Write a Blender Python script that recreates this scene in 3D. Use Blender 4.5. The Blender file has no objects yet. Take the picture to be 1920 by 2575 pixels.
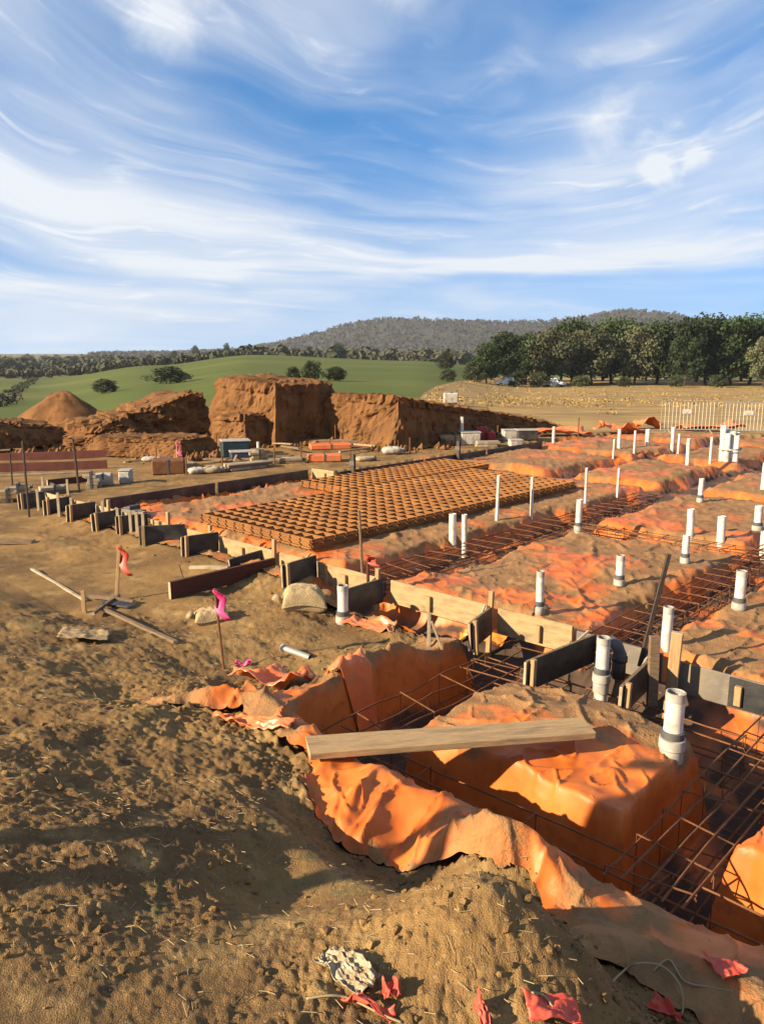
import bpy, math, random
import numpy as np
from mathutils import Vector, Matrix

random.seed(7)
RNG = np.random.default_rng(11)
SC = bpy.context.scene
COL = SC.collection
R = math.radians

# ------------------------------------------------------------------ camera
CAM_H = 2.5
PITCH = math.atan(402 / 2000)
cam_d = bpy.data.cameras.new('camera')
cam = bpy.data.objects.new('camera', cam_d)
COL.objects.link(cam)
cam.location = (0, 0, CAM_H)
cam.rotation_euler = (math.pi / 2 - PITCH, 0, 0)
cam_d.sensor_fit = 'VERTICAL'
cam_d.sensor_height = 36
cam_d.lens = 36 * 2000 / 2575
cam_d.clip_start = 0.05
cam_d.clip_end = 12000
SC.camera = cam

# ------------------------------------------------------------------ sun, sky, exposure
SUN_EL = R(23)
SUN_AZ = R(24)                       # shadows fall towards (cos, sin) of this
sd = Vector((-math.cos(SUN_AZ) * math.cos(SUN_EL), -math.sin(SUN_AZ) * math.cos(SUN_EL), math.sin(SUN_EL)))
sun_d = bpy.data.lights.new('sun', 'SUN')
sun_d.energy = 5.0
sun_d.angle = R(0.6)
sun_d.color = (1.0, 0.82, 0.56)
sun = bpy.data.objects.new('sun', sun_d)
COL.objects.link(sun)
sun.rotation_euler = sd.to_track_quat('Z', 'Y').to_euler()
sun.location = (-20, -10, 12)

world = bpy.data.worlds.new('World')
SC.world = world
world.use_nodes = True
world.cycles.sampling_method = 'MANUAL'
world.cycles.sample_map_resolution = 512


def ray(px, py):
    u = (px - 960) / 2000; v = (py - 1287.5) / 2000
    return np.array([u, math.cos(PITCH) - v * math.sin(PITCH), -math.sin(PITCH) - v * math.cos(PITCH)])


SK = (3.3, 6.7, 0.35)


def build_sky():
    nt = world.node_tree
    nt.nodes.clear()
    N = nt.nodes.new
    L = nt.links.new

    def math_(op, a, b=None, c=None, clamp=False):
        n = N('ShaderNodeMath'); n.operation = op; n.use_clamp = clamp
        for i, v in enumerate((a, b, c)):
            if v is None: continue
            if isinstance(v, (int, float)): n.inputs[i].default_value = v
            else: L(v, n.inputs[i])
        return n.outputs[0]

    def noise(vec, scale, detail, rough, dist=0.0):
        n = N('ShaderNodeTexNoise'); n.noise_dimensions = '3D'
        L(vec, n.inputs['Vector'])
        n.inputs['Scale'].default_value = scale
        n.inputs['Detail'].default_value = detail
        n.inputs['Roughness'].default_value = rough
        n.inputs['Distortion'].default_value = dist
        return n

    def ramp(fac, lo, hi):
        n = N('ShaderNodeMapRange'); n.interpolation_type = 'SMOOTHSTEP'
        L(fac, n.inputs[0]); n.inputs[1].default_value = lo; n.inputs[2].default_value = hi
        return n.outputs[0]

    out = N('ShaderNodeOutputWorld')
    bg = N('ShaderNodeBackground')
    bg.inputs['Strength'].default_value = 0.05
    L(bg.outputs[0], out.inputs[0])
    sky = N('ShaderNodeTexSky'); sky.sky_type = 'NISHITA'
    sky.sun_disc = False
    sky.sun_elevation = SUN_EL
    sky.sun_rotation = math.atan2(sd.x, sd.y)
    sky.altitude = 300; sky.air_density = 1.0; sky.dust_density = 0.1; sky.ozone_density = 3.0
    hs = N('ShaderNodeHueSaturation'); hs.inputs['Saturation'].default_value = 1.4
    hs.inputs['Value'].default_value = 1.55
    L(sky.outputs[0], hs.inputs['Color'])
    tc = N('ShaderNodeTexCoord')
    sep = N('ShaderNodeSeparateXYZ'); L(tc.outputs['Generated'], sep.inputs[0])
    X, Y, Z = sep.outputs
    # clear dry air: the sky model is read a little above the horizon
    lift = N('ShaderNodeCombineXYZ'); L(X, lift.inputs[0]); L(Y, lift.inputs[1])
    L(math_('ADD', math_('MULTIPLY', math_('MAXIMUM', Z, 0.0), .85), .20), lift.inputs[2])
    nrm = N('ShaderNodeVectorMath'); nrm.operation = 'NORMALIZE'; L(lift.outputs[0], nrm.inputs[0]); L(nrm.outputs[0], sky.inputs['Vector'])
    hyp = math_('SQRT', math_('ADD', math_('MULTIPLY', X, X), math_('ADD', math_('MULTIPLY', Y, Y), 1e-4)))
    hx = math_('DIVIDE', X, hyp); hy = math_('DIVIDE', Y, hyp)
    el = math_('ARCTAN2', Z, hyp)
    # the high cloud is drawn out in long shallow arcs
    bend = math_('SUBTRACT', 1.0, math_('ADD', math_('MULTIPLY', hx, math.sin(.17)), math_('MULTIPLY', hy, math.cos(.17))))
    bend = math_('MULTIPLY', math_('MINIMUM', bend, 0.5), 0.85)
    bend = math_('MULTIPLY', bend, math_('MULTIPLY', el, 2.6, clamp=True))
    v = math_('MAXIMUM', math_('SUBTRACT', el, bend), -0.08)
    w = math_('LOGARITHM', math_('ADD', v, 0.16), math.e)
    comb = N('ShaderNodeCombineXYZ'); L(hx, comb.inputs[0]); L(hy, comb.inputs[1]); L(w, comb.inputs[2])
    wn = noise(comb.outputs[0], 2.6, 2.0, 0.5)
    sub = N('ShaderNodeVectorMath'); sub.operation = 'SUBTRACT'
    L(wn.outputs['Color'], sub.inputs[0]); sub.inputs[1].default_value = (0.5, 0.5, 0.5)
    mul = N('ShaderNodeVectorMath'); mul.operation = 'MULTIPLY'; L(sub.outputs[0], mul.inputs[0]); mul.inputs[1].default_value = (.35, .35, .32)
    wp = N('ShaderNodeVectorMath'); wp.operation = 'ADD'; L(comb.outputs[0], wp.inputs[0]); L(mul.outputs[0], wp.inputs[1])

    def mapped(loc, scale):
        m = N('ShaderNodeMapping'); L(wp.outputs[0], m.inputs[0])
        m.inputs['Location'].default_value = loc; m.inputs['Scale'].default_value = scale
        return m.outputs[0]
    veil = noise(mapped((SK[0], SK[1], SK[2]), (1.7, 1.7, 3.0)), 1.0, 4.0, 0.5).outputs['Fac']
    strk = noise(mapped((0.4, 5.2, 2), (2.2, 2.2, 11.0)), 1.0, 4.0, 0.52, .25).outputs['Fac']
    wisp = noise(mapped((7.7, 2.2, 4), (7.5, 7.5, 21.0)), 1.0, 6.0, 0.6, .9).outputs['Fac']
    a = ramp(veil, 0.34, 0.66)
    b = ramp(strk, 0.34, 0.74)
    c = ramp(wisp, 0.50, 0.78)
    cov = math_('ADD', math_('MULTIPLY', a, 0.46), math_('MULTIPLY', b, math_('ADD', math_('MULTIPLY', a, 0.22), 0.12)))
    cov = math_('ADD', cov, math_('MULTIPLY', c, math_('ADD', math_('MULTIPLY', a, 0.36), 0.10)))
    hor = N('ShaderNodeMapRange'); L(el, hor.inputs[0])
    hor.inputs[1].default_value = 0.0; hor.inputs[2].default_value = 0.30; hor.inputs[3].default_value = 0.27; hor.inputs[4].default_value = 0.03
    cov = math_('ADD', cov, hor.outputs[0])
    # a long bank of cloud low over the horizon
    bk = math_('DIVIDE', math_('SUBTRACT', math_('ADD', v, math_('MULTIPLY', math_('SUBTRACT', veil, .5), .20)), 0.105), 0.034)
    bk = math_('EXPONENT', math_('MULTIPLY', math_('MULTIPLY', bk, bk), -1.0))
    cov = math_('ADD', cov, math_('MULTIPLY', bk, math_('ADD', math_('MULTIPLY', b, .34), .06)), clamp=True)
    # a few small brighter puffs
    pn = noise(tc.outputs['Generated'], 16.0, 5.0, 0.6, .4).outputs['Fac']
    for qx, qy, rad, amp in ((1645, 425, .030, .6), (1520, 320, .040, .30), (1735, 398, .018, .4), (425, 20, .060, .35)):
        d3 = ray(qx, qy); d3 = d3 / np.linalg.norm(d3)
        dist = N('ShaderNodeVectorMath'); dist.operation = 'DISTANCE'; L(tc.outputs['Generated'], dist.inputs[0]); dist.inputs[1].default_value = tuple(d3)
        m_ = math_('SUBTRACT', 1.0, math_('DIVIDE', dist.outputs['Value'], rad))
        m_ = ramp(math_('ADD', m_, math_('MULTIPLY', math_('SUBTRACT', pn, .5), 2.4)), .0, 1.0)
        cov = math_('ADD', cov, math_('MULTIPLY', m_, amp), clamp=True)
    cov = math_('MINIMUM', cov, 0.96)
    mix = N('ShaderNodeMix'); mix.data_type = 'RGBA'
    L(cov, mix.inputs[0]); L(hs.outputs[0], mix.inputs[6]); mix.inputs[7].default_value = (6.7, 7.0, 7.4, 1)
    L(mix.outputs[2], bg.inputs['Color'])


build_sky()
SC.view_settings.view_transform = 'Standard'
SC.view_settings.look = 'None'
SC.view_settings.exposure = 1.4
SC.cycles.max_bounces = 6
SC.cycles.diffuse_bounces = 2
SC.cycles.glossy_bounces = 2
SC.cycles.transmission_bounces = 3
SC.view_settings.gamma = 1.0
SC.view_settings.use_curve_mapping = False

# ------------------------------------------------------------------ slab axes and noise
AX = R(-42.9)
A = np.array([math.cos(AX), math.sin(AX)])          # along the near edge form
B = np.array([-math.sin(AX), math.cos(AX)])         # away to the right
OY = 7.5


def to_st(x, y):
    y = y - OY
    return x * A[0] + y * A[1], x * B[0] + y * B[1]


def S(s, t):
    return (s * A[0] + t * B[0], OY + s * A[1] + t * B[1])


def _hash(ix, iy, seed):
    h = (ix.astype(np.int64) * 374761393 + iy.astype(np.int64) * 668265263 + seed * 974711) & 0x7fffffff
    h = ((h ^ (h >> 13)) * 1274126177) & 0x7fffffff
    h = h ^ (h >> 16)
    return (h & 0xffff) / 65535.0


def vnoise(x, y, seed=0):
    x = np.asarray(x, float); y = np.asarray(y, float)
    ix = np.floor(x); iy = np.floor(y)
    fx = x - ix; fy = y - iy
    fx = fx * fx * fx * (fx * (fx * 6 - 15) + 10); fy = fy * fy * fy * (fy * (fy * 6 - 15) + 10)
    a = _hash(ix, iy, seed); b = _hash(ix + 1, iy, seed); c = _hash(ix, iy + 1, seed); d = _hash(ix + 1, iy + 1, seed)
    return (a + (b - a) * fx) * (1 - fy) + (c + (d - c) * fx) * fy - 0.5


def fbm(x, y, octv=4, seed=0, gain=0.5):
    s = 0; a = 1
    for i in range(octv):
        s = s + a * vnoise(x * 2 ** i + 17.3 * i, y * 2 ** i - 9.1 * i, seed + i); a *= gain
    return s


def ridge(x, y, octv=3, seed=0):
    s = 0; a = 1
    for i in range(octv):
        s = s + a * (1 - np.abs(vnoise(x * 2 ** i + 5.3 * i, y * 2 ** i, seed + i)) * 2) ** 3; a *= 0.5
    return s


def crease(x, y, seed=0, p=7):
    wx = .5 * fbm(x * .7, y * .7, 2, seed + 31); wy = .5 * fbm(x * .7 + 9, y * .7, 2, seed + 37)
    return (1 - np.abs(vnoise(x + wx, y + wy, seed)) * 2) ** p


def sst(a, b, x):
    t = np.clip((x - a) / (b - a), 0, 1)
    return t * t * (3 - 2 * t)


# ------------------------------------------------------------------ heights of the site
XK = np.array([-900, 100, 400, 640, 1030, 1330, 3000.])
RK = np.array([25, 60, 170, 300, 345, 800, 2600.])
ZT = np.array([
    [-.5, -3.0, -6, -8.4, -9, -9, -3.8],
    [-.3, -2.3, -5.3, -7.2, -7.6, -8, -3.8],
    [-.2, -.95, -3.0, -2.0, -4, -8, -3.8],
    [0, -.3, -1.2, 1.6, -1, -6, -3.8],
    [0, -.5, -1.75, -.5, -2, -6, -3.8],
    [0, -1, -4.3, -4.6, -5, -6, -3.8],
    [0, -1, -4.3, -4.6, -5, -6, -3.8]])


def z_far(x, y):
    r = np.hypot(x, y)
    X = np.where(y > 0.2 * np.abs(x), 960 + 2000 * x / np.maximum(y, 0.2 * np.abs(x) + 1e-6), np.sign(x) * 4000)
    X = np.clip(X, -900, 3000)
    lr = np.log(np.clip(r, 25, 2600)); lk = np.log(RK)
    fi = np.clip(np.interp(X, XK, np.arange(len(XK))), 0, len(XK) - 1.0001)
    i = np.floor(fi).astype(int); f = fi - i; f = f * f * (3 - 2 * f)
    gi = np.clip(np.interp(lr, lk, np.arange(len(RK))), 0, len(RK) - 1.0001)
    j = np.floor(gi).astype(int); g = gi - j
    return (ZT[i, j] * (1 - f) + ZT[i + 1, j] * f) * (1 - g) + (ZT[i, j + 1] * (1 - f) + ZT[i + 1, j + 1] * f) * g


def band(c, lo, hi, e0=0.03, e1=0.10):
    """1 inside lo..hi, soft shoulders"""
    return sst(lo - e1, lo + e0, c) * (1 - sst(hi - e0, hi + e1, c))


def trench(s, t):
    """0 on pads .. 1 at trench bottom"""
    am = .18 + .12 * sst(.4, 1.6, t)
    w1 = am * fbm(s * 1.1, t * 1.1, 3, 41); w2 = am * fbm(s * 1.1, t * 1.1, 3, 47)
    sf = .05 * sst(.6, 1.4, t) + .0 * s
    w1 = w1 + 0.035 * fbm(s * 5, t * 5, 2, 43); w2 = w2 + 0.035 * fbm(s * 5, t * 5, 2, 44)
    s = s + w1; t = t + w2
    T = 0
    E1 = .10 + sf
    # edge trench under the form
    T = np.maximum(T, band(t, .02, .72, .10, E1) * sst(-.9, -.3, s) * 1.0)
    T = np.maximum(T, 0.45 * band(t, .45, .95, .10, E1) * sst(-7.2, -6.8, s) * (1 - sst(-.9, -.5, s)))
    # trenches running away
    T = np.maximum(T, band(s, -1.30, -.52, .10, E1) * sst(.1, .3, t))
    T = np.maximum(T, band(s, 1.78, 2.33, .10, E1) * sst(.1, .3, t))
    T = np.maximum(T, band(s, 4.35, 4.95, .10, E1) * sst(.1, .3, t))
    T = np.maximum(T, band(s, -3.7, -3.2, .10, E1) * sst(8.6, 8.9, t))
    T = np.maximum(T, .45 * band(s, -7.05, -6.5, .10, E1) * sst(.6, .9, t))
    # cross trenches
    T = np.maximum(T, band(t, 4.62, 5.2, .10, E1) * sst(-1.2, -.8, s))
    T = np.maximum(T, band(t, 8.7, 9.3, .10, E1) * sst(-6.9, -6.6, s))
    T = np.maximum(T, band(t, 12.6, 13.2, .10, E1) * sst(-6.9, -6.6, s))
    T = np.maximum(T, band(t, 16.6, 17.2, .10, E1) * sst(-6.9, -6.6, s))
    # near end of the slab
    near = 1 - sst(.1, .3, t)
    T = np.maximum(T, band(s, 1.08, 1.78) * sst(-2.38, -2.25, t) * near)
    T = np.maximum(T, band(t, -2.32, -1.78) * sst(1.0, 1.1, s) * near)
    T = np.maximum(T, band(s, 3.48, 3.96) * sst(-2.38, -2.25, t) * near)
    T = np.maximum(T, band(t, -.5, .1) * sst(1.0, 1.1, s))
    return T


def cover(x, y):
    """> 0 where the orange sheet lies"""
    s, t = to_st(x, y)
    n = .28 * fbm(x * 1.3, y * 1.3, 4, 61) + .07 * fbm(x * 6, y * 6, 3, 62)
    nf = n * np.clip(1.6 - np.hypot(x, y) / 20, .3, 1)
    main = np.minimum(np.minimum(t - .12 + .2 * nf, s + 7.12 + .3 * nf), 26.0 - y + 2 * nf)
    slot = np.minimum(np.minimum(t + .1 + .3 * n, s + .75 + n), 2.0 - t)
    near = np.minimum(np.minimum(s - .68 + .9 * n + .22 * sst(-1.3, -2.2, t), t + 2.80 + .16 * sst(1.8, 2.8, s) + 1.3 * n), .6 - t)
    return np.maximum(np.maximum(main, slot), near)


def bumpg(x, y, cx, cy, sx, sy, h, rot=0):
    c, q = math.cos(rot), math.sin(rot)
    dx = x - cx; dy = y - cy
    u = (dx * c + dy * q) / sx; v = (-dx * q + dy * c) / sy
    return h * np.exp(-(u * u + v * v))


def z_site(x, y):
    """shape without trenches"""
    s, t = to_st(x, y)
    inside = sst(-.5, .5, t) * sst(-8.2, -7, s)
    rise = .86 * np.clip((-t - 2.0) / 3.6, 0, 1.6)
    z = -.10 * (1 - inside) * (1 - sst(.6, 1.0, s)) + rise
    z = z + .10 * fbm(x * .8, y * .8, 3, 5) * (1 - inside) * sst(16, 4, np.hypot(x, y))
    z = z + bumpg(x, y, .38, 2.42, .42, .36, .34, .3) + bumpg(x, y, -.42, 2.95, .34, .34, -.13, -.5) \
        + bumpg(x, y, -.55, 3.75, .5, .22, .07, -.9) + bumpg(x, y, .75, 3.0, .5, .12, -.07, -.55)
    w = sst(.9, 1.4, s) * sst(5.6, 4.4, s)
    wt = .12 * fbm(x * 1.2, y * 1.2, 2, 161)
    z = z + w * (.115 * (1 - .75 * sst(2.9, 3.6, s)) * np.exp(-((t + 2.52 + wt) / .17) ** 2) - .15 * np.exp(-((t + 3.05 + wt) / .20) ** 2) * sst(1.6, 2.4, s))
    z = z + bumpg(x, y, .50, 3.26, .24, .17, .14, -.6) - bumpg(x, y, .12, 3.62, .13, .2, .10, -.6)
    return z


def soil(x, y):
    r = np.hypot(x, y)
    z = z_site(x, y) * (1 - sst(14, 26, r)) + z_far(x, y) * sst(14, 26, r)
    rough = np.clip(1.0 - r / 60, .0, 1)
    c = cover(x, y)
    edge = np.exp(-(c / .30) ** 2) * (r < 9)
    s, t = to_st(x, y)
    zz = .034 * fbm(x * 2.3, y * 2.3, 4, 21) + .017 * fbm(x * 9, y * 9, 3, 25) * (1 + 1.2 * edge)
    zz = zz + .010 * np.abs(fbm(x * 24, y * 24, 3, 29)) * 2 * (1 + .3 * edge)
    tr = np.sin((x * .55 + y * .83) * 5.0 + 3 * fbm(x * .7, y * .7, 2, 33))
    zz = zz + .022 * tr * sst(1.4, .4, s) * sst(.2, -.4, t)
    comp = .30 + .95 * sst(-.12, .22, fbm(x * .7, y * .7, 3, 141)) + .35 * edge + .8 * bumpg(x, y, .38, 2.42, .55, .45, 1.0, .3)
    return z + zz * rough * comp


def sheet(x, y, full=False):
    """top of the orange sheet and its dirt cover, with shade put into the trench-floor mud"""
    s, t = to_st(x, y)
    r = np.hypot(x, y)
    T = trench(s, t)
    z = z_site(x, y) * (1 - sst(14, 26, r)) + z_far(x, y) * sst(14, 26, r)
    n1 = .5 * (bumpg(s, t, 2.75, -1.15, .8, .55, .10) + bumpg(s, t, 4.55, -1.15, .55, .8, .50))
    pads = .05 * fbm(x * .9, y * .9, 3, 71)
    hump = .05 * sst(-.2, -1.5, t) * 0
    wrk = .030 * crease(x * 1.7, y * 1.7, 81, 8) + .026 * crease(s * 4.2, t * 1.6, 83, 9) + .018 * crease(x * 6, y * 6, 84, 9) + .014 * fbm(x * 5, y * 5, 3, 85)
    # long drapes of the sheet down the trench walls and along the lips
    lip = np.clip(4 * T * (1 - T), 0, 1)
    c = cover(x, y)
    edge = np.exp(-(np.maximum(c, 0) / .36) ** 2)
    lipn = (crease(x * 3.0, y * 3.0, 91, 4) * .09 + crease(x * 7.0, y * 7.0, 92, 5) * .04 - .02) * lip
    fold = edge * (.16 * crease(s * 1.6 + .5 * t, t * .8, 95, 3) + .07 * crease(s * 4.0 + t, t * 1.6, 97, 5) - .01) * (r < 10) * sst(-.3, -.8, t) * (.12 + .88 * sst(.0, .16, c))
    near = (r < 30)
    zt = z + n1 + (pads + wrk + lipn + fold) * near - T * (.58 - .31 * sst(.0, .8, t) - .06 * sst(5, 12, t) + .08 * fbm(x * 1.5, y * 1.5, 2, 99))
    dn = fbm(x * 1.4, y * 1.4, 4, 111) + .45 * fbm(x * 7, y * 7, 3, 115)
    st = fbm(s * 1.0 + t * .2, t * 5 + s, 3, 119)
    dust = .84 + 1.35 * dn + .6 * st - (2.2 - 1.3 * sst(.3, 1.2, t)) * sst(.04, .4, T) 
    bare = bumpg(s, t, 3.1, -1.5, .9, .5, 1.0) + bumpg(s, t, 4.6, -1.4, .6, .8, 1.2)
    nearz = sst(-.1, -.5, t)
    dust = dust + .6 * bumpg(s, t, 2.4, -.80, .8, .34, 1.0) - 2.0 * bare + .2 * nearz * sst(1.2, .6, s)
    lipz = nearz * sst(-2.2, -2.5, t)
    dust = dust + .35 * lipz * sst(3.2, 4.0, s) + .5 * lipz * fbm(x * 4, y * 4, 3, 171) * 2 - .75 * lipz * sst(3.9, 3.1, s) + .45 * lipz * sst(-2.75, -2.95, t) + 1.6 * bumpg(x, y, .50, 3.30, .17, .10, 1.0, -.6) - .3 * edge * nearz * sst(-.1, .1, fbm(x * 3, y * 3, 2, 151))
    mud_shade = sst(.80, 1.0, T) * np.clip(.85 + 1.1 * fbm(x * 3, y * 3, 3, 131), 0, 1)  # mud on the trench floors, also painting in the deep trench shade
    if full: return zt, np.clip(dust, 0, 1), mud_shade
    return zt, np.clip(dust, 0, 1)


def hgt(x, y):
    x = np.asarray(x, float); y = np.asarray(y, float)
    c = cover(x, y)
    z1 = soil(x, y); z2, _ = sheet(x, y)
    return np.where(c > 0, z2, z1)


def h1(x, y):
    return float(hgt(np.array([x]), np.array([y]))[0])


def at(px, py, z):
    """point on the level z seen at photo position px, py"""
    d = ray(px, py); k = (z - CAM_H) / d[2]
    return Vector((d[0] * k, d[1] * k, z))


_K = np.geomspace(1.2, 420, 2600)


def hit(px, py):
    """where the line of sight through px, py meets the ground"""
    d = ray(px, py)
    P = d[None, :] * _K[:, None]
    P[:, 2] += CAM_H
    below = P[:, 2] < hgt(P[:, 0], P[:, 1])
    i = int(np.argmax(below)) if below.any() else len(_K) - 1
    return Vector(P[i])


def depth_at(px, y_, zpx):
    """point at distance y_ ahead on the line of sight px, zpx"""
    d = ray(px, zpx); k = y_ / d[1]
    return Vector((d[0] * k, y_, CAM_H + d[2] * k))


# ------------------------------------------------------------------ materials
ALB = .76


def M(name, color, rough=0.8, spec=0.3, color2=None, nscale=8, ndet=5, bump=0.0, bscale=40, color3=None, n3=2.0,
      metallic=0.0, stretch=None, lo=.35, hi=.65, coat=0.0, random_v=0.0, trans=0.0):
    color, color2, color3 = [c and tuple(v * ALB for v in c) for c in (color, color2, color3)]
    m = bpy.data.materials.new(name)
    m.use_nodes = True
    nt = m.node_tree; N = nt.nodes.new; L = nt.links.new
    bs = nt.nodes['Principled BSDF']
    bs.inputs['Roughness'].default_value = rough
    bs.inputs['Specular IOR Level'].default_value = spec
    bs.inputs['Metallic'].default_value = metallic
    bs.inputs['Coat Weight'].default_value = coat
    if trans: bs.inputs['Transmission Weight'].default_value = trans
    tc = N('ShaderNodeTexCoord'); mp = N('ShaderNodeMapping')
    L(tc.outputs['Object'], mp.inputs[0])
    if stretch: mp.inputs['Scale'].default_value = stretch
    last = None
    rgb = N('ShaderNodeRGB'); rgb.outputs[0].default_value = (*color, 1); last = rgb.outputs[0]

    def nz(scale, det):
        n = N('ShaderNodeTexNoise'); L(mp.outputs[0], n.inputs['Vector'])
        n.inputs['Scale'].default_value = scale; n.inputs['Detail'].default_value = det; n.inputs['Roughness'].default_value = .6
        return n.outputs['Fac']

    def mixin(last, col, fac, lo, hi):
        mr = N('ShaderNodeMapRange'); L(fac, mr.inputs[0]); mr.inputs[1].default_value = lo; mr.inputs[2].default_value = hi
        mx = N('ShaderNodeMix'); mx.data_type = 'RGBA'
        L(mr.outputs[0], mx.inputs[0]); L(last, mx.inputs[6]); mx.inputs[7].default_value = (*col, 1)
        return mx.outputs[2]
    if color2: last = mixin(last, color2, nz(nscale, ndet), lo, hi)
    if color3: last = mixin(last, color3, nz(n3, 4), .5, .72)
    if random_v:
        oi = N('ShaderNodeObjectInfo')
        mr = N('ShaderNodeMapRange'); L(oi.outputs['Random'], mr.inputs[0])
        mr.inputs[3].default_value = 1 - random_v; mr.inputs[4].default_value = 1 + random_v
        hs = N('ShaderNodeHueSaturation'); L(last, hs.inputs['Color']); L(mr.outputs[0], hs.inputs['Value']); last = hs.outputs[0]
    L(last, bs.inputs['Base Color'])
    if bump:
        b = N('ShaderNodeBump'); b.inputs['Strength'].default_value = bump; b.inputs['Distance'].default_value = .02
        L(nz(bscale, 3), b.inputs['Height']); L(b.outputs[0], bs.inputs['Normal'])
    return m


def mat_soil():
    m = M('site_soil', (.36, .235, .115), .95, .12)
    nt = m.node_tree; N = nt.nodes.new; L = nt.links.new
    bs = nt.nodes['Principled BSDF']; geo = N('ShaderNodeNewGeometry')

    def nz(scale, det, rough=.6, vec=None):
        n = N('ShaderNodeTexNoise'); L(vec or geo.outputs['Position'], n.inputs['Vector'])
        n.inputs['Scale'].default_value = scale; n.inputs['Detail'].default_value = det; n.inputs['Roughness'].default_value = rough
        return n.outputs['Fac']

    def mx(a, b, fac, lo, hi):
        mr = N('ShaderNodeMapRange'); L(fac, mr.inputs[0]); mr.inputs[1].default_value = lo; mr.inputs[2].default_value = hi
        n = N('ShaderNodeMix'); n.data_type = 'RGBA'; L(mr.outputs[0], n.inputs[0])
        for i, v in ((6, a), (7, b)):
            if isinstance(v, tuple): n.inputs[i].default_value = (*[q * ALB for q in v], 1)
            else: L(v, n.inputs[i])
        return n.outputs[2]
    c = mx((.35, .205, .076), (.205, .12, .052), nz(.9, 4), .38, .62)
    c = mx(c, (.42, .27, .11), nz(3.3, 4), .52, .70)
    c = mx(c, (.12, .075, .045), nz(6.5, 4, .7), .55, .74)
    c = mx(c, (.115, .075, .048), nz(34, 2, .7), .60, .78)
    c = mx(c, (.56, .42, .235), nz(55, 2, .7), .63, .80)
    c = mx(c, (.17, .155, .065), nz(2.1, 4, .75), .60, .74)
    L(c, bs.inputs['Base Color'])
    b = N('ShaderNodeBump'); b.inputs['Strength'].default_value = .6; b.inputs['Distance'].default_value = .02
    add = N('ShaderNodeMath'); add.operation = 'ADD'
    L(nz(42, 4, .75), add.inputs[0]); L(nz(190, 2, .6), add.inputs[1]); L(add.outputs[0], b.inputs['Height'])
    L(b.outputs[0], bs.inputs['Normal'])
    return m


def mat_sheet():
    m = M('orange_plastic', (.8, .2, .05), .34, .30)
    nt = m.node_tree; N = nt.nodes.new; L = nt.links.new
    bs = nt.nodes['Principled BSDF']; geo = N('ShaderNodeNewGeometry')
    at_ = N('ShaderNodeAttribute'); at_.attribute_name = 'dust'

    def nz(scale, det, rough=.6):
        n = N('ShaderNodeTexNoise'); L(geo.outputs['Position'], n.inputs['Vector'])
        n.inputs['Scale'].default_value = scale; n.inputs['Detail'].default_value = det; n.inputs['Roughness'].default_value = rough
        return n.outputs['Fac']

    def mx(a, b, fac, lo, hi):
        mr = N('ShaderNodeMapRange'); L(fac, mr.inputs[0]); mr.inputs[1].default_value = lo; mr.inputs[2].default_value = hi
        n = N('ShaderNodeMix'); n.data_type = 'RGBA'; L(mr.outputs[0], n.inputs[0])
        for i, v in ((6, a), (7, b)):
            if isinstance(v, tuple): n.inputs[i].default_value = (*[q * ALB for q in v], 1)
            else: L(v, n.inputs[i])
        return n.outputs[2], mr.outputs[0]
    o, _ = mx((.60, .140, .020), (.70, .195, .038), nz(2.4, 3), .4, .6)
    o, _ = mx(o, (.42, .10, .032), nz(9, 3), .55, .80)
    d, _ = mx((.37, .195, .075), (.26, .135, .056), nz(6, 4), .4, .62)
    d, _ = mx(d, (.19, .115, .065), nz(40, 4, .7), .6, .78)
    f = N('ShaderNodeMath'); f.operation = 'ADD'
    s_ = N('ShaderNodeMath'); s_.operation = 'MULTIPLY_ADD'; L(nz(13, 6, .7), s_.inputs[0]); s_.inputs[1].default_value = .9; s_.inputs[2].default_value = -.45
    L(at_.outputs['Fac'], f.inputs[0]); L(s_.outputs[0], f.inputs[1])
    c, fac = mx(o, d, f.outputs[0], .22, .78)
    am_ = N('ShaderNodeAttribute'); am_.attribute_name = 'mud_shade'
    c, _ = mx(c, (.085, .052, .034), am_.outputs['Fac'], .25, .8)  # mud colour kept dark so the trench floors look shaded
    L(c, bs.inputs['Base Color'])
    rr = N('ShaderNodeMapRange'); L(fac, rr.inputs[0]); rr.inputs[3].default_value = .48; rr.inputs[4].default_value = .9
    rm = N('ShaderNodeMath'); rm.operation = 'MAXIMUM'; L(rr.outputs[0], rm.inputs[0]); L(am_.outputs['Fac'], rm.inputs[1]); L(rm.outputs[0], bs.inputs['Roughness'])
    b = N('ShaderNodeBump'); b.inputs['Strength'].default_value = .55; b.inputs['Distance'].default_value = .02
    w = N('ShaderNodeTexNoise'); L(geo.outputs['Position'], w.inputs['Vector']); w.inputs['Scale'].default_value = 4.5
    w.inputs['Detail'].default_value = 2; w.inputs['Distortion'].default_value = .8; w.noise_type = 'RIDGED_MULTIFRACTAL'; w.normalize = False
    add = N('ShaderNodeMath'); add.operation = 'ADD'
    ml = N('ShaderNodeMath'); ml.operation = 'MULTIPLY'; L(nz(60, 2, .7), ml.inputs[0]); L(fac, ml.inputs[1])
    L(w.outputs['Fac'], add.inputs[0]); L(ml.outputs[0], add.inputs[1]); L(add.outputs[0], b.inputs['Height'])
    L(b.outputs[0], bs.inputs['Normal'])
    return m


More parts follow.
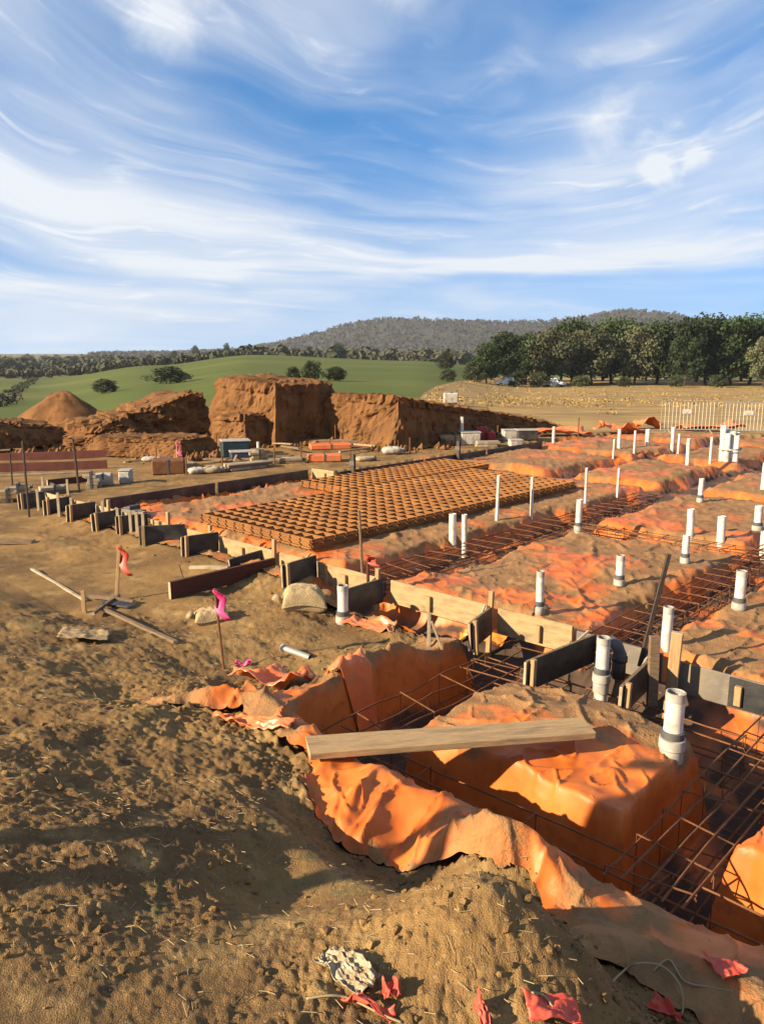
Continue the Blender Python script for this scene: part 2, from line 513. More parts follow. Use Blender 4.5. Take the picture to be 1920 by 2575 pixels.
MS = mat_soil()
MP = mat_sheet()
MAT = dict(
    dry=M('dry_grass', (.50, .33, .12), .95, .1, (.27, .175, .08), .22, 7, .5, 3, (.20, .14, .07), .10, stretch=(1, 2.2, 1)),
    green=M('green_pasture', (.115, .138, .028), .95, .1, (.085, .112, .024), .035, 7, .3, 1.5, (.195, .19, .058), .018),
    farland=M('far_pasture', (.20, .17, .075), .95, .1, (.09, .125, .04), .006, 5, 0, 1, (.27, .21, .11), .011),
    hill=M('hill_soil', (.09, .088, .07), .95, .05, (.075, .072, .058), .02, 6),
    bank=M('cut_earth', (.245, .118, .044), .95, .1, (.165, .078, .032), 1.3, 6, 1.0, 14, (.095, .048, .024), 2.4, stretch=(1.6, 1.6, .7)),
    clod=M('clod_soil', (.34, .215, .105), .95, .1, (.19, .12, .065), 9, 5, .8, 60, random_v=.1),
    ply=M('plywood', (.46, .325, .165), .75, .25, (.37, .25, .12), 5, 6, .25, 30, (.20, .145, .09), 2.2, stretch=(1.2, 1.2, 5)),
    plydirty=M('dirty_plywood', (.25, .21, .165), .85, .2, (.14, .125, .11), 6, 6, .3, 30, (.34, .25, .14), 3),
    film=M('black_film_ply', (.018, .021, .026), .42, .4, (.05, .048, .045), 7, 6, .1, 30, (.10, .085, .065), 4),
    timber=M('pine_timber', (.55, .37, .19), .8, .2, (.42, .27, .13), 9, 7, .35, 40, (.27, .19, .11), 3.0, stretch=(1, 8, 8)),
    timberz=M('pine_peg', (.50, .33, .16), .8, .2, (.36, .22, .11), 9, 7, .3, 40, stretch=(8, 8, 1)),
    oldwood=M('weathered_timber', (.27, .185, .11), .85, .2, (.16, .105, .065), 8, 6, .4, 40, stretch=(1, 6, 6)),
    redwood=M('red_hardwood', (.135, .045, .026), .8, .25, (.085, .032, .022), 8, 6, .3, 40, stretch=(1, 6, 6)),
    cream=M('cream_timber', (.50, .41, .28), .8, .2, (.36, .28, .18), 8, 5, .2, 20, (.22, .16, .10), 3),
    white=M('white_pvc', (.78, .76, .71), .42, .4, (.62, .58, .50), 9, 6, 0, 1, (.42, .31, .20), 11),
    grey=M('grey_rubber', (.075, .08, .085), .55, .35, (.13, .12, .11), 12, 4),
    lgrey=M('grey_fitting', (.50, .48, .44), .55, .3, (.36, .31, .25), 12, 4),
    rust=M('rusty_steel', (.245, .105, .040), .8, .3, (.155, .062, .028), 14, 6, .2, 60, metallic=.2),
    meshsteel=M('rusty_mesh_wire', (.37, .165, .052), .85, .2, (.20, .085, .030), 1.6, 6),
    steel=M('dark_steel', (.06, .052, .046), .6, .4, (.11, .07, .045), 20, 5, metallic=.5),
    galv=M('galvanised_tube', (.46, .43, .37), .5, .4, (.36, .33, .27), 9, 4, metallic=.3),
    hessian=M('hessian_bag', (.58, .44, .25), .95, .1, (.46, .33, .18), 14, 6, .8, 90),
    pink=M('pink_tape', (.85, .06, .25), .5, .4, (.72, .045, .2), 9, 4),
    redtape=M('red_plastic', (.72, .105, .055), .5, .4, (.58, .075, .045), 9, 4),
    orange=M('orange_film', (.86, .22, .06), .4, .45, (.78, .17, .06), 7, 5, .4, 12, (.45, .25, .12), 6),
    brightorange=M('bright_orange_film', (.95, .30, .03), .4, .45, (.85, .22, .03), 7, 5, .4, 12),
    film_clear=M('clear_film', (.46, .38, .25), .35, .4, (.27, .19, .10), 16, 5, .9, 30),
    string=M('straw_cord', (.40, .30, .16), .9, .1, (.38, .30, .17), 20, 4),
    blue=M('blue_tarp', (.03, .045, .10), .5, .4, (.05, .07, .12), 6, 4),
    whitebag=M('white_bag', (.56, .52, .45), .8, .2, (.40, .34, .26), 5, 5, .6, 14, (.27, .20, .13), 4),
    redpaint=M('red_paint', (.42, .035, .028), .5, .4, (.32, .03, .025), 7, 4),
    maroon=M('maroon_boards', (.16, .05, .038), .85, .2, (.10, .036, .03), 3, 5, .2, 12),
    teal=M('dark_teal_crate', (.03, .06, .065), .6, .3, (.02, .04, .045), 6, 4),
    carwhite=M('white_car_paint', (.82, .82, .80), .3, .5, coat=.3),
    glass=M('dark_glass', (.02, .025, .03), .12, .6),
    tyre=M('tyre_rubber', (.02, .02, .02), .85, .2),
    bark=M('bark', (.10, .075, .055), .95, .1, (.05, .04, .03), 3, 5, .5, 8),
    pine=M('pine_foliage', (.024, .044, .013), .8, .2, (.046, .068, .020), .5, 5, random_v=.4),
    gum=M('gum_foliage', (.075, .088, .042), .8, .2, (.125, .125, .062), .6, 5, random_v=.35),
    scrub=M('scrub_foliage', (.045, .060, .025), .85, .2, (.075, .085, .035), .4, 5, random_v=.25),
    farfol=M('far_foliage', (.060, .070, .042), .9, .1, (.10, .095, .06), .02, 6),
    hillfol=M('hill_foliage', (.068, .066, .050), .95, .05, (.095, .086, .064), .012, 6),
    tuss=M('tussock_grass', (.47, .32, .115), .95, .1, (.30, .20, .085), .1, 4),
    grass=M('weed_leaf', (.09, .11, .035), .8, .2, (.15, .14, .05), 20, 3),
    cloth=M('work_trousers', (.03, .04, .06), .9, .1), shirt=M('hi_vis_shirt', (.80, .32, .03), .8, .2),
    skin=M('skin', (.55, .33, .23), .6, .3), boot=M('boot_leather', (.10, .06, .03), .7, .3), hair=M('brown_hair', (.05, .03, .02), .8, .2),
)


# ------------------------------------------------------------------ object helpers
def obj_mesh(name, verts, faces, mat, parent=None, smooth=False, loc=None):
    me = bpy.data.meshes.new(name)
    me.from_pydata([tuple(v) for v in verts], [], faces)
    me.materials.append(mat)
    if smooth: me.polygons.foreach_set('use_smooth', [True] * len(me.polygons))
    me.update()
    o = bpy.data.objects.new(name, me); COL.objects.link(o)
    if parent is not None: o.parent = parent
    if loc is not None: o.location = loc
    return o


def np_mesh(name, V, Q, mat, smooth=True, parent=None, attrs=None):
    """big quad or tri mesh from numpy"""
    me = bpy.data.meshes.new(name)
    k = Q.shape[1]
    me.vertices.add(len(V)); me.vertices.foreach_set('co', V.astype(np.float32).ravel())
    me.loops.add(Q.size); me.loops.foreach_set('vertex_index', Q.astype(np.int32).ravel())
    me.polygons.add(len(Q)); me.polygons.foreach_set('loop_start', np.arange(0, Q.size, k, dtype=np.int32))
    me.polygons.foreach_set('loop_total', np.full(len(Q), k, np.int32))
    me.polygons.foreach_set('use_smooth', np.full(len(Q), smooth, bool))
    me.materials.append(mat)
    for an, av in (attrs or {}).items():
        a = me.attributes.new(an, 'FLOAT', 'POINT'); a.data.foreach_set('value', av.astype(np.float32))
    me.update(calc_edges=True); me.validate()
    o = bpy.data.objects.new(name, me); COL.objects.link(o)
    if parent is not None: o.parent = parent
    return o


def tag(o, label=None, cat=None, group=None, kind=None):
    if label: o['label'] = label
    if cat: o['category'] = cat
    if group: o['group'] = group
    if kind: o['kind'] = kind
    return o


def thing(name, label, cat, loc=(0, 0, 0), rot=(0, 0, 0), group=None):
    o = bpy.data.objects.new(name, None); COL.objects.link(o)
    o.location = loc; o.rotation_euler = rot; o.empty_display_size = .1
    return tag(o, label, cat, group)


def copy_tree(o, parent=None):
    c = o.copy(); COL.objects.link(c)
    if parent is not None: c.parent = parent
    for ch in o.children: copy_tree(ch, c)
    return c


class MB:
    def __init__(self): self.v = []; self.f = []

    def add(self, vs, fs):
        n = len(self.v); self.v += [tuple(v) for v in vs]; self.f += [tuple(i + n for i in f) for f in fs]; return self

    def box(self, c, size, rot=None, bev=0.0, jit=0.0):
        """box with chamfered edges"""
        hx, hy, hz = [q / 2 for q in size]
        b = min(bev, hx * .45, hy * .45, hz * .45)
        vs = []; fs = []
        if b <= 0:
            vs = [Vector((x * hx, y * hy, z * hz)) for z in (-1, 1) for y in (-1, 1) for x in (-1, 1)]
            fs = [(0, 2, 3, 1), (4, 5, 7, 6), (0, 1, 5, 4), (2, 6, 7, 3), (0, 4, 6, 2), (1, 3, 7, 5)]
        else:
            idx = {}
            for ix, sx in enumerate((-1, 1)):
                for iy, sy in enumerate((-1, 1)):
                    for iz, sz in enumerate((-1, 1)):
                        for k in range(3):
                            p = [sx * (hx - b), sy * (hy - b), sz * (hz - b)]
                            p[k] = (sx, sy, sz)[k] * (hx, hy, hz)[k]
                            idx[(sx, sy, sz, k)] = len(vs); vs.append(Vector(p))
            for k in range(3):
                o1, o2 = (k + 1) % 3, (k + 2) % 3
                for sg in (-1, 1):
                    q = []
                    for a_, b_ in ((-1, -1), (1, -1), (1, 1), (-1, 1)):
                        c3 = [0, 0, 0]; c3[k] = sg; c3[o1] = a_; c3[o2] = b_
                        q.append(idx[(*c3, k)])
                    fs.append(tuple(q if sg > 0 else q[::-1]))
            for k in range(3):
                o1, o2 = (k + 1) % 3, (k + 2) % 3
                for a_ in (-1, 1):
                    for b_ in (-1, 1):
                        c0 = [0, 0, 0]; c1 = [0, 0, 0]
                        c0[o1] = c1[o1] = a_; c0[o2] = c1[o2] = b_; c0[k] = -1; c1[k] = 1
                        q = [idx[(*c0, o1)], idx[(*c1, o1)], idx[(*c1, o2)], idx[(*c0, o2)]]
                        fs.append(tuple(q if a_ * b_ < 0 else q[::-1]))
            for sx in (-1, 1):
                for sy in (-1, 1):
                    for sz in (-1, 1):
                        q = [idx[(sx, sy, sz, k)] for k in range(3)]
                        fs.append(tuple(q if sx * sy * sz > 0 else q[::-1]))
        if jit: vs = [v + Vector((random.uniform(-jit, jit), random.uniform(-jit, jit), random.uniform(-jit, jit))) for v in vs]
        if rot is not None: vs = [rot @ v for v in vs]
        c = Vector(c)
        return self.add([v + c for v in vs], fs)

    def tube(self, pts, r, n=8, cap=True, r2=None):
        pts = [Vector(p) for p in pts]; m = len(pts); vs = []; fs = []
        up = Vector((0, 0, 1))
        for i, p in enumerate(pts):
            d = (pts[min(i + 1, m - 1)] - pts[max(i - 1, 0)]).normalized()
            a = d.cross(up if abs(d.z) < .95 else Vector((1, 0, 0))).normalized(); b = a.cross(d)
            rr = r if r2 is None else r + (r2 - r) * i / max(m - 1, 1)
            if isinstance(r, (list, tuple)): rr = r[i]
            for k in range(n):
                an = 2 * math.pi * k / n
                vs.append(p + (a * math.cos(an) + b * math.sin(an)) * rr)
        for i in range(m - 1):
            for k in range(n):
                k2 = (k + 1) % n
                fs.append((i * n + k, i * n + k2, (i + 1) * n + k2, (i + 1) * n + k))
        if cap: fs.append(tuple(range(n - 1, -1, -1))); fs.append(tuple((m - 1) * n + k for k in range(n)))
        return self.add(vs, fs)

    def lathe(self, prof, n=16, c=(0, 0, 0)):
        vs = []; fs = []; m = len(prof)
        for r, z in prof:
            for k in range(n):
                an = 2 * math.pi * k / n
                vs.append(Vector((r * math.cos(an), r * math.sin(an), z)) + Vector(c))
        for i in range(m - 1):
            for k in range(n):
                k2 = (k + 1) % n
                fs.append((i * n + k, i * n + k2, (i + 1) * n + k2, (i + 1) * n + k))
        return self.add(vs, fs)

    def build(self, name, mat, parent=None, smooth=False, loc=None):
        return obj_mesh(name, self.v, self.f, mat, parent, smooth, loc)


def smooth_by_angle(o):
    me = o.data
    try:
        me.set_sharp_from_angle(angle=R(35))
    except Exception: pass
    return o


# ------------------------------------------------------------------ the ground
def ground_grid():
    th = np.concatenate([np.arange(-180, -62, 4.0), np.arange(-62, -29, .6), np.arange(-29, 29, .125), np.arange(29, 62, .6), np.arange(62, 180.1, 4.0)])
    th[-1] = 180
    rs = [.25, .5, .75, .95, 1.1, 1.2]
    while rs[-1] < 30:
        r = rs[-1]; rs.append(r + max(.0125, r * r / 1990 * 1.15))
    while rs[-1] < 3200: rs.append(rs[-1] * 1.035)
    return np.radians(th), np.array(rs)


TH, RS = ground_grid()
GX = RS[:, None] * np.sin(TH)[None, :]
GY = RS[:, None] * np.cos(TH)[None, :]
GC = cover(GX, GY)
nr, nt_ = GX.shape
IDX = np.arange(nr * nt_).reshape(nr, nt_)
QUADS = np.stack([IDX[:-1, :-1], IDX[:-1, 1:], IDX[1:, 1:], IDX[1:, :-1]], -1)[:, :, ::-1]


def sub_mesh(name, mask, Z, mat, attrs=None):
    q = QUADS[mask]
    used, inv = np.unique(q.ravel(), return_inverse=True)
    V = np.stack([GX.ravel()[used], GY.ravel()[used], Z.ravel()[used]], 1)
    at_ = {k: v.ravel()[used] for k, v in (attrs or {}).items()}
    return np_mesh(name, V, inv.reshape(-1, 4), mat, True, None, at_)


def make_ground():
    Zs = soil(GX, GY)
    Zm, dust, mud_shade = sheet(GX, GY, True)
    low = np.where(GC > .03, np.minimum(Zs, Zm) - .05, Zs)
    low = np.where((GC > 0) & (GC <= .03), np.minimum(Zs, Zm - .012), low)
    Rm = np.hypot(GX, GY)[:-1, :-1]
    X = 960 + 2000 * np.tan(np.clip(TH, -1.5, 1.5))[None, :-1] + 0 * Rm
    wob = vnoise(GX[:-1, :-1] * .15, GY[:-1, :-1] * .15, 5)
    s, t = to_st(GX, GY)
    front = (np.abs(TH) < 1.4)[None, :-1] & (Rm > 0)
    padd = front & (Rm > 26.0 + 14 * sst(1480, 1300, X)) & (X > 1040 + 1.2 * (Rm - 40)) & (Rm < 230)
    field = front & (Rm > 44) & (~padd) & (Rm < 318 + 20 * wob)
    far = (Rm >= 230) & ~field
    site = ~(padd | field | far)
    Cm = np.maximum.reduce([GC[:-1, :-1], GC[1:, :-1], GC[:-1, 1:], GC[1:, 1:]])
    Cmin = np.minimum.reduce([GC[:-1, :-1], GC[1:, :-1], GC[:-1, 1:], GC[1:, 1:]])
    tag(sub_mesh('ground', site, low, MS), 'trampled brown clay ground of the building site', None, None, 'structure')
    tag(sub_mesh('dry_paddock', padd, low, MAT['dry']), 'dry straw-coloured paddock between the slab and the pine grove', None, None, 'structure')
    tag(sub_mesh('green_field', field, low, MAT['green']), 'green pasture rising behind the earth heaps', None, None, 'structure')
    tag(sub_mesh('far_land', far, low, MAT['farland']), 'far pasture below the skyline', None, None, 'structure')
    Zm2 = Zm + .006
    keep = (Cmin > 0) & (Rm < 40)
    # draw the cut edge of the sheet onto its smooth outline
    inn = np.zeros(nr * nt_, bool); outv = np.zeros(nr * nt_, bool)
    inn[QUADS[keep].ravel()] = True; outv[QUADS[~keep].ravel()] = True
    bv = np.nonzero(inn & outv & (np.hypot(GX, GY).ravel() < 12))[0]
    bx = GX.ravel()[bv].copy(); by = GY.ravel()[bv].copy(); e_ = .004
    for _ in range(2):
        c0 = cover(bx, by); gx = (cover(bx + e_, by) - c0) / e_; gy = (cover(bx, by + e_) - c0) / e_
        k_ = np.clip(c0 / np.maximum(gx * gx + gy * gy, .15), -.02, .02)
        bx = bx - k_ * gx; by = by - k_ * gy
    GX.ravel()[bv] = bx; GY.ravel()[bv] = by
    zb_, db_, mb_ = sheet(bx, by, True)
    Zm2.ravel()[bv] = np.maximum(zb_, soil(bx, by)) + .004; dust.ravel()[bv] = db_; mud_shade.ravel()[bv] = mb_
    o = sub_mesh('plastic_sheet', keep, Zm2, MP, {'dust': dust, 'mud_shade': mud_shade})
    tag(o, 'dusty orange plastic sheet draped over the pads and trenches', 'plastic sheet')


make_ground()


# ------------------------------------------------------------------ hill, woods, trees
def leaf_cloud(centers, radii, per, size, rng, flat=.75, wild=.6):
    """many small leaf clump faces spread through balls"""
    n = len(centers) * per
    c = np.repeat(centers, per, 0); rr = np.repeat(radii, per)
    d = rng.normal(size=(n, 3)); d /= np.linalg.norm(d, axis=1)[:, None]
    rad = rr * rng.uniform(.35, 1.05, n) ** .6
    P = c + d * rad[:, None] * np.array([1, 1, flat])
    nrm = d + rng.normal(size=(n, 3)) * wild; nrm /= np.linalg.norm(nrm, axis=1)[:, None]
    a = np.cross(nrm, rng.normal(size=(n, 3))); a /= np.linalg.norm(a, axis=1)[:, None] + 1e-9
    b = np.cross(nrm, a)
    sz = size * rng.uniform(.5, 1.25, n)[:, None]
    V = np.stack([P - a * sz, P + b * sz * .6, P + a * sz, P - b * sz * .6 + nrm * sz * .25], 1).reshape(-1, 3)
    Q = np.arange(n * 4).reshape(-1, 4)
    return V, Q


def make_tree(kind, seed, h, wid, label, cat, loc, group=None, name=None):
    rng = np.random.default_rng(seed); rd = random.Random(seed)
    root = thing(name or {'pine': 'pine_tree', 'gum': 'gum_tree'}.get(kind, 'shrub'), label, cat, loc, (0, 0, rd.uniform(0, 6)), group)
    t = MB()
    trunk_h = h * (.85 if kind != 'scrub' else .5)
    pts = [Vector((h * .02 * math.sin(k * 1.3 + seed), h * .02 * math.cos(k * 1.7 + seed), trunk_h * k / 5 - .3)) for k in range(6)]
    r0 = h * .022 + .03
    t.tube(pts, r0, 7, r2=r0 * .25)
    cs = []; rs = []
    nl = 15 if kind == 'pine' else 12
    for k in range(nl):
        f = (k + .5) / nl
        zz = h * ({'pine': .20, 'gum': .26, 'scrub': .12}[kind] + f * {'pine': .74, 'gum': .66, 'scrub': .75}[kind])
        prof = {'pine': (1 - .5 * f) * (.75 + .25 * math.sin(k * 2.1)), 'gum': math.sin(math.pi * (.18 + .72 * f)) * (.7 + .4 * rd.random()), 'scrub': math.sqrt(max(.1, 1 - (f * 1.0) ** 2)) * (.75 + .35 * rd.random())}[kind]
        for q in range(3):
            an = k * 2.4 + q * 2.1 + rd.uniform(-.4, .4)
            rad = wid / 2 * prof * rd.uniform(.45, 1.0)
            e = Vector((math.cos(an) * rad, math.sin(an) * rad, zz + rd.uniform(-.03, .03) * h))
            st = Vector((0, 0, max(.1 * h, zz - rad * .5)))
            st.z = min(st.z, trunk_h * .97)
            t.tube([st, st.lerp(e, .5) + Vector((0, 0, -.02 * h)), e], r0 * .28, 4, r2=r0 * .08)
            cs.append(e); rs.append(wid * rd.uniform(.13, .23))
    t.build('trunk', MAT['bark'], root)
    V, Q = leaf_cloud(np.array([tuple(c) for c in cs]), np.array(rs), 90 if kind != 'scrub' else 70, h * (.030 if kind != 'scrub' else .045), rng)
    np_mesh('crown', V, Q, MAT[{'pine': 'pine', 'gum': 'gum', 'scrub': 'scrub'}[kind]], False, root)
    return root


def place_copy(proto, loc, rz, sc, label):
    c = copy_tree(proto); c.location = loc; c.rotation_euler = (0, 0, rz); c.scale = sc
    c['label'] = label
    return c


def hill():
    xs = np.array([300, 500, 610, 700, 800, 880, 960, 1060, 1160, 1300, 1420, 1480, 1540, 1600, 1700, 1800, 1950, 2200, 2600.])
    ys = np.array([893, 889, 882, 866, 842, 820, 806, 808, 812, 816, 809, 800, 786, 786, 800, 830, 850, 870, 890.])
    D0, D1 = 1250, 2400
    nx, ny = 260, 60
    X = np.linspace(250, 2650, nx); V = []
    top = CAM_H + 1700 * (885 - np.interp(X, xs, ys)) / 2000
    top = top + 3 * fbm(X * .02, X * 0, 3, 3)
    F = np.linspace(0, 1, ny)
    prof = np.interp(F, [0, .18, .40, .60, 1], [0, .22, 1.0, .9, 0])
    Dd = D0 + (D1 - D0) * F
    XX = (X[None, :] - 960) / 2000 * Dd[:, None]
    YY = np.repeat(Dd[:, None], nx, 1)
    ZZ = -8 + (top[None, :] + 8) * prof[:, None] * 1.0 + 5 * fbm(XX * .006, YY * .006, 4, 9) * prof[:, None]
    idx = np.arange(nx * ny).reshape(ny, nx)
    Q = np.stack([idx[:-1, :-1], idx[:-1, 1:], idx[1:, 1:], idx[1:, :-1]], -1).reshape(-1, 4)
    V = np.stack([XX, YY, ZZ], -1).reshape(-1, 3)
    tag(np_mesh('hill', V, Q, MAT['hill']), 'long low wooded hill on the skyline', None, None, 'structure')
    rng = np.random.default_rng(5)
    cs = []
    n = 9000
    u = rng.uniform(0, nx - 1.001, n); v = rng.uniform(.0, .48, n) * (ny - 1)
    i = v.astype(int); j = u.astype(int)
    P = V.reshape(ny, nx, 3)[i, j]
    gap = fbm(P[:, 0] * .008, P[:, 1] * .008, 3, 77)
    keep = (gap > -.28) | (v > .2 * ny)
    P = P[keep] + rng.normal(size=(keep.sum(), 3)) * np.array([6, 10, 0])
    return P


def blob_wood(name, P, hmin, hmax, mat, label, seed, per=7, group=None):
    """one mass of distant trees: leaf clump balls"""
    rng = np.random.default_rng(seed)
    hh = rng.uniform(hmin, hmax, len(P))
    C = P + np.stack([0 * hh, 0 * hh, hh * .45], 1)
    V, Q = leaf_cloud(C, hh * .5, per, 1.0, rng, .9, .25)
    n = len(C) * per
    k = np.repeat(hh * .28, per)
    V = V.reshape(n, 4, 3); mid = V.mean(1, keepdims=True)
    V = (mid + (V - mid) * k[:, None, None]).reshape(-1, 3)
    return tag(np_mesh(name, V, Q, mat, False), label, 'woodland', None, 'stuff')


HP = hill()
blob_wood('hill_woodland', HP, 5, 11, MAT['hillfol'], 'grey-green woodland covering the long hill', 3, 12)


def pts_between(poly, n, spread_x, spread_y, seed, dr=0):
    """scatter along a line given as (px, distance) pairs"""
    rng = np.random.default_rng(seed)
    px = np.array([p[0] for p in poly], float); dd = np.array([p[1] for p in poly], float)
    f = rng.uniform(0, len(poly) - 1, n)
    X = np.interp(f, np.arange(len(poly)), px); D = np.interp(f, np.arange(len(poly)), dd)
    y = D + rng.normal(size=n) * spread_y
    x = (X - 960) / 2000 * D + rng.normal(size=n) * spread_x
    return np.stack([x, y, z_far(x, y)], 1)


blob_wood('far_woodland', np.concatenate([
    pts_between([(-250, 520), (60, 560), (320, 600)], 230, 14, 90, 1),
    pts_between([(-250, 900), (300, 950), (620, 1000)], 200, 24, 120, 2)]), 4, 8.5, MAT['farfol'],
    'far belt of dark trees along the left skyline', 8, 26)
blob_wood('hedge_belt', np.concatenate([pts_between([(270, 330), (420, 326), (560, 328), (640, 345)], 120, 2, 4, 4),
                                        pts_between([(-250, 335), (60, 340), (300, 335)], 150, 6, 16, 6)]), 3, 5.2, MAT['farfol'],
          'dark hedge belt along the top of the green field', 9, 26)
blob_wood('hill_foot_scrub', pts_between([(640, 420), (900, 430), (1190, 420)], 170, 10, 30, 7), 4, 8.5, MAT['farfol'],
          'scattered bush between the green field and the hill', 10, 26)

GROVE = []
grove_spots = [  # photo x of the trunk, distance, kind, top y in the photo, width factor
    (1218, 150, 'pine', 868, 1.0, 'dark spreading pine at the left end of the grove'),
    (1262, 158, 'pine', 838, .9, 'second dark pine from the left end of the grove'),
    (1318, 170, 'pine', 842, .95, 'third pine from the left, with a leafy lower skirt'),
    (1375, 166, 'gum', 826, .9, 'pale gum with open crown left of the grove centre'),
    (1428, 176, 'pine', 808, .9, 'tall pine just left of the grove centre'),
    (1478, 168, 'gum', 822, .9, 'olive gum with bare pale branches at the grove centre'),
    (1530, 178, 'pine', 806, .95, 'broad pine at the grove centre below the hilltop'),
    (1588, 170, 'gum', 818, .8, 'greyish gum right of the grove centre'),
    (1640, 172, 'pine', 812, .95, 'dark pine left of the gap that shows the hill'),
    (1712, 165, 'pine', 806, .75, 'slim tall pine right of the gap that shows the hill'),
    (1762, 170, 'pine', 800, .85, 'very tall dark pine among the right-hand pines'),
    (1822, 168, 'pine', 803, .9, 'dense dark pine fourth from the right edge of the grove'),
    (1872, 172, 'pine', 800, .9, 'tallest dark pine near the right edge of the picture'),
    (1905, 158, 'gum', 842, .7, 'pale bushy gum at the right edge of the picture'),
    (1960, 170, 'pine', 806, .9, 'dark pine cut by the right edge of the picture'),
    (2040, 172, 'pine', 806, .9, 'dark pine standing beyond the right edge of the picture'),
]
protos = {}
for i, (px, d, kind, ty, wf, lab) in enumerate(grove_spots):
    x = (px - 960) / 2000 * d
    z = float(z_far(np.array([x]), np.array([float(d)]))[0])
    top = CAM_H + d * (885 - ty) / 2000
    h = top - z
    key = (kind, i % 2 if kind == 'pine' else 0)
    if key not in protos:
        protos[key] = (make_tree(kind, 20 + i, h, h * .95 * wf, lab, 'tree', (x, d, z), 'trees of the grove'), h)
    else:
        pr, ph = protos[key]
        k = h / ph
        place_copy(pr, (x, d, z), i * 1.7, (k * wf / .9, k * wf / .9, k), lab)
# back row, seen between the front trees
BACK = [(1228, 186, 'pine', 862, .8, 'back-row pine between the first and second grove pines'), (1290, 190, 'pine', 846, .85, 'back-row pine between the second and third grove pines'),
        (1345, 192, 'gum', 838, .85, 'back-row gum behind the third grove pine'), (1402, 194, 'pine', 822, .85, 'back-row pine behind the pale gum'),
        (1455, 196, 'pine', 816, .85, 'back-row pine left of the olive gum'), (1505, 196, 'pine', 818, .85, 'back-row pine right of the olive gum'),
        (1560, 196, 'pine', 812, .85, 'back-row pine behind the broad centre pine'), (1614, 194, 'gum', 826, .8, 'back-row gum behind the greyish gum'),
        (1738, 192, 'pine', 812, .8, 'back-row pine behind the slim tall pine'), (1795, 194, 'pine', 808, .85, 'back-row pine behind the very tall pine'),
        (1848, 194, 'pine', 810, .85, 'back-row pine left of the tallest dark pine'), (1925, 194, 'pine', 808, .85, 'back-row pine at the right edge of the picture')]
for i, (px, d, kind, ty, wf, lab) in enumerate(BACK):
    x = (px - 960) / 2000 * d
    z = float(z_far(np.array([x]), np.array([float(d)]))[0])
    h = CAM_H + d * (885 - ty) / 2000 - z
    pr, ph = protos[(kind, i % 2 if kind == 'pine' else 0)] if (kind, i % 2 if kind == 'pine' else 0) in protos else protos[('pine', 0)]
    k = h / ph
    place_copy(pr, (x, d, z), i * 2.3 + 1, (k * wf * 1.25, k * wf * 1.25, k), lab)
# lower growth under the grove and shrubs on the field
shrubs = [
    (1190, 146, 978, 924, 1.2, 'leafy bush spilling from the left foot of the grove'),
    (1290, 150, 978, 940, 1.3, 'low green bush under the third grove pine'),
    (1350, 152, 976, 938, 1.3, 'low bush at the foot of the pale gum'),
    (1455, 154, 972, 942, 1.4, 'low dark bush at the foot of the grove centre'),
    (1560, 156, 970, 944, 1.4, 'low round bush under the broad centre pine'),
    (1690, 156, 968, 940, 1.3, 'low bush below the gap in the grove'),
    (1795, 156, 966, 938, 1.3, 'low bush between the tall right-hand pines'),
    (435, 130, 984, 942, 2.2, 'wide dark shrub on the green field above the long earth heap'),
    (272, 110, 1004, 968, 1.6, 'grey-green bush on the field right of the small mound'),
    (785, 95, 972, 922, 1.0, 'dark bush poking up behind the tallest earth heap'),
    (845, 98, 974, 938, 1.4, 'low scrub right of the bush behind the tallest heap'),
    (740, 92, 974, 938, .9, 'small brown scrub left of the bush behind the tallest heap'),
    (1118, 210, 932, 888, .9, 'lone bush high on the green field near the grove'),
    (1125, 120, 976, 945, 1.2, 'scrub beside the white truck at the foot of the grove'),
    (850, 400, 905, 862, .9, 'rounded tree at the top edge of the green field'),
    (500, 640, 895, 868, .8, 'small tree on the left skyline above the hedge'),
    (578, 700, 893, 862, .55, 'thin upright tree on the skyline right of the hedge'),
    (448, 640, 897, 880, 1.2, 'rounded tree on the left skyline above the brown field'),
]
sp = None
for i, (px, d, by, ty, wf, lab) in enumerate(shrubs):
    x = (px - 960) / 2000 * d
    z = float(z_far(np.array([x]), np.array([float(d)]))[0])
    h = max(d * (by - ty) / 2000, CAM_H + d * (885 - ty) / 2000 - z)
    if sp is None:
        sp = (make_tree('scrub', 77, h, h * 1.2, lab, 'shrub', (x, d, z), 'bushes and field trees'), h)
    else:
        k = h / sp[1]
        w = d * (by - ty) / 2000 * wf / sp[1]
        place_copy(sp[0], (x, d, z), i * 1.3, (w, w, k), lab)['category'] = 'tree' if 'tree' in lab else 'shrub'


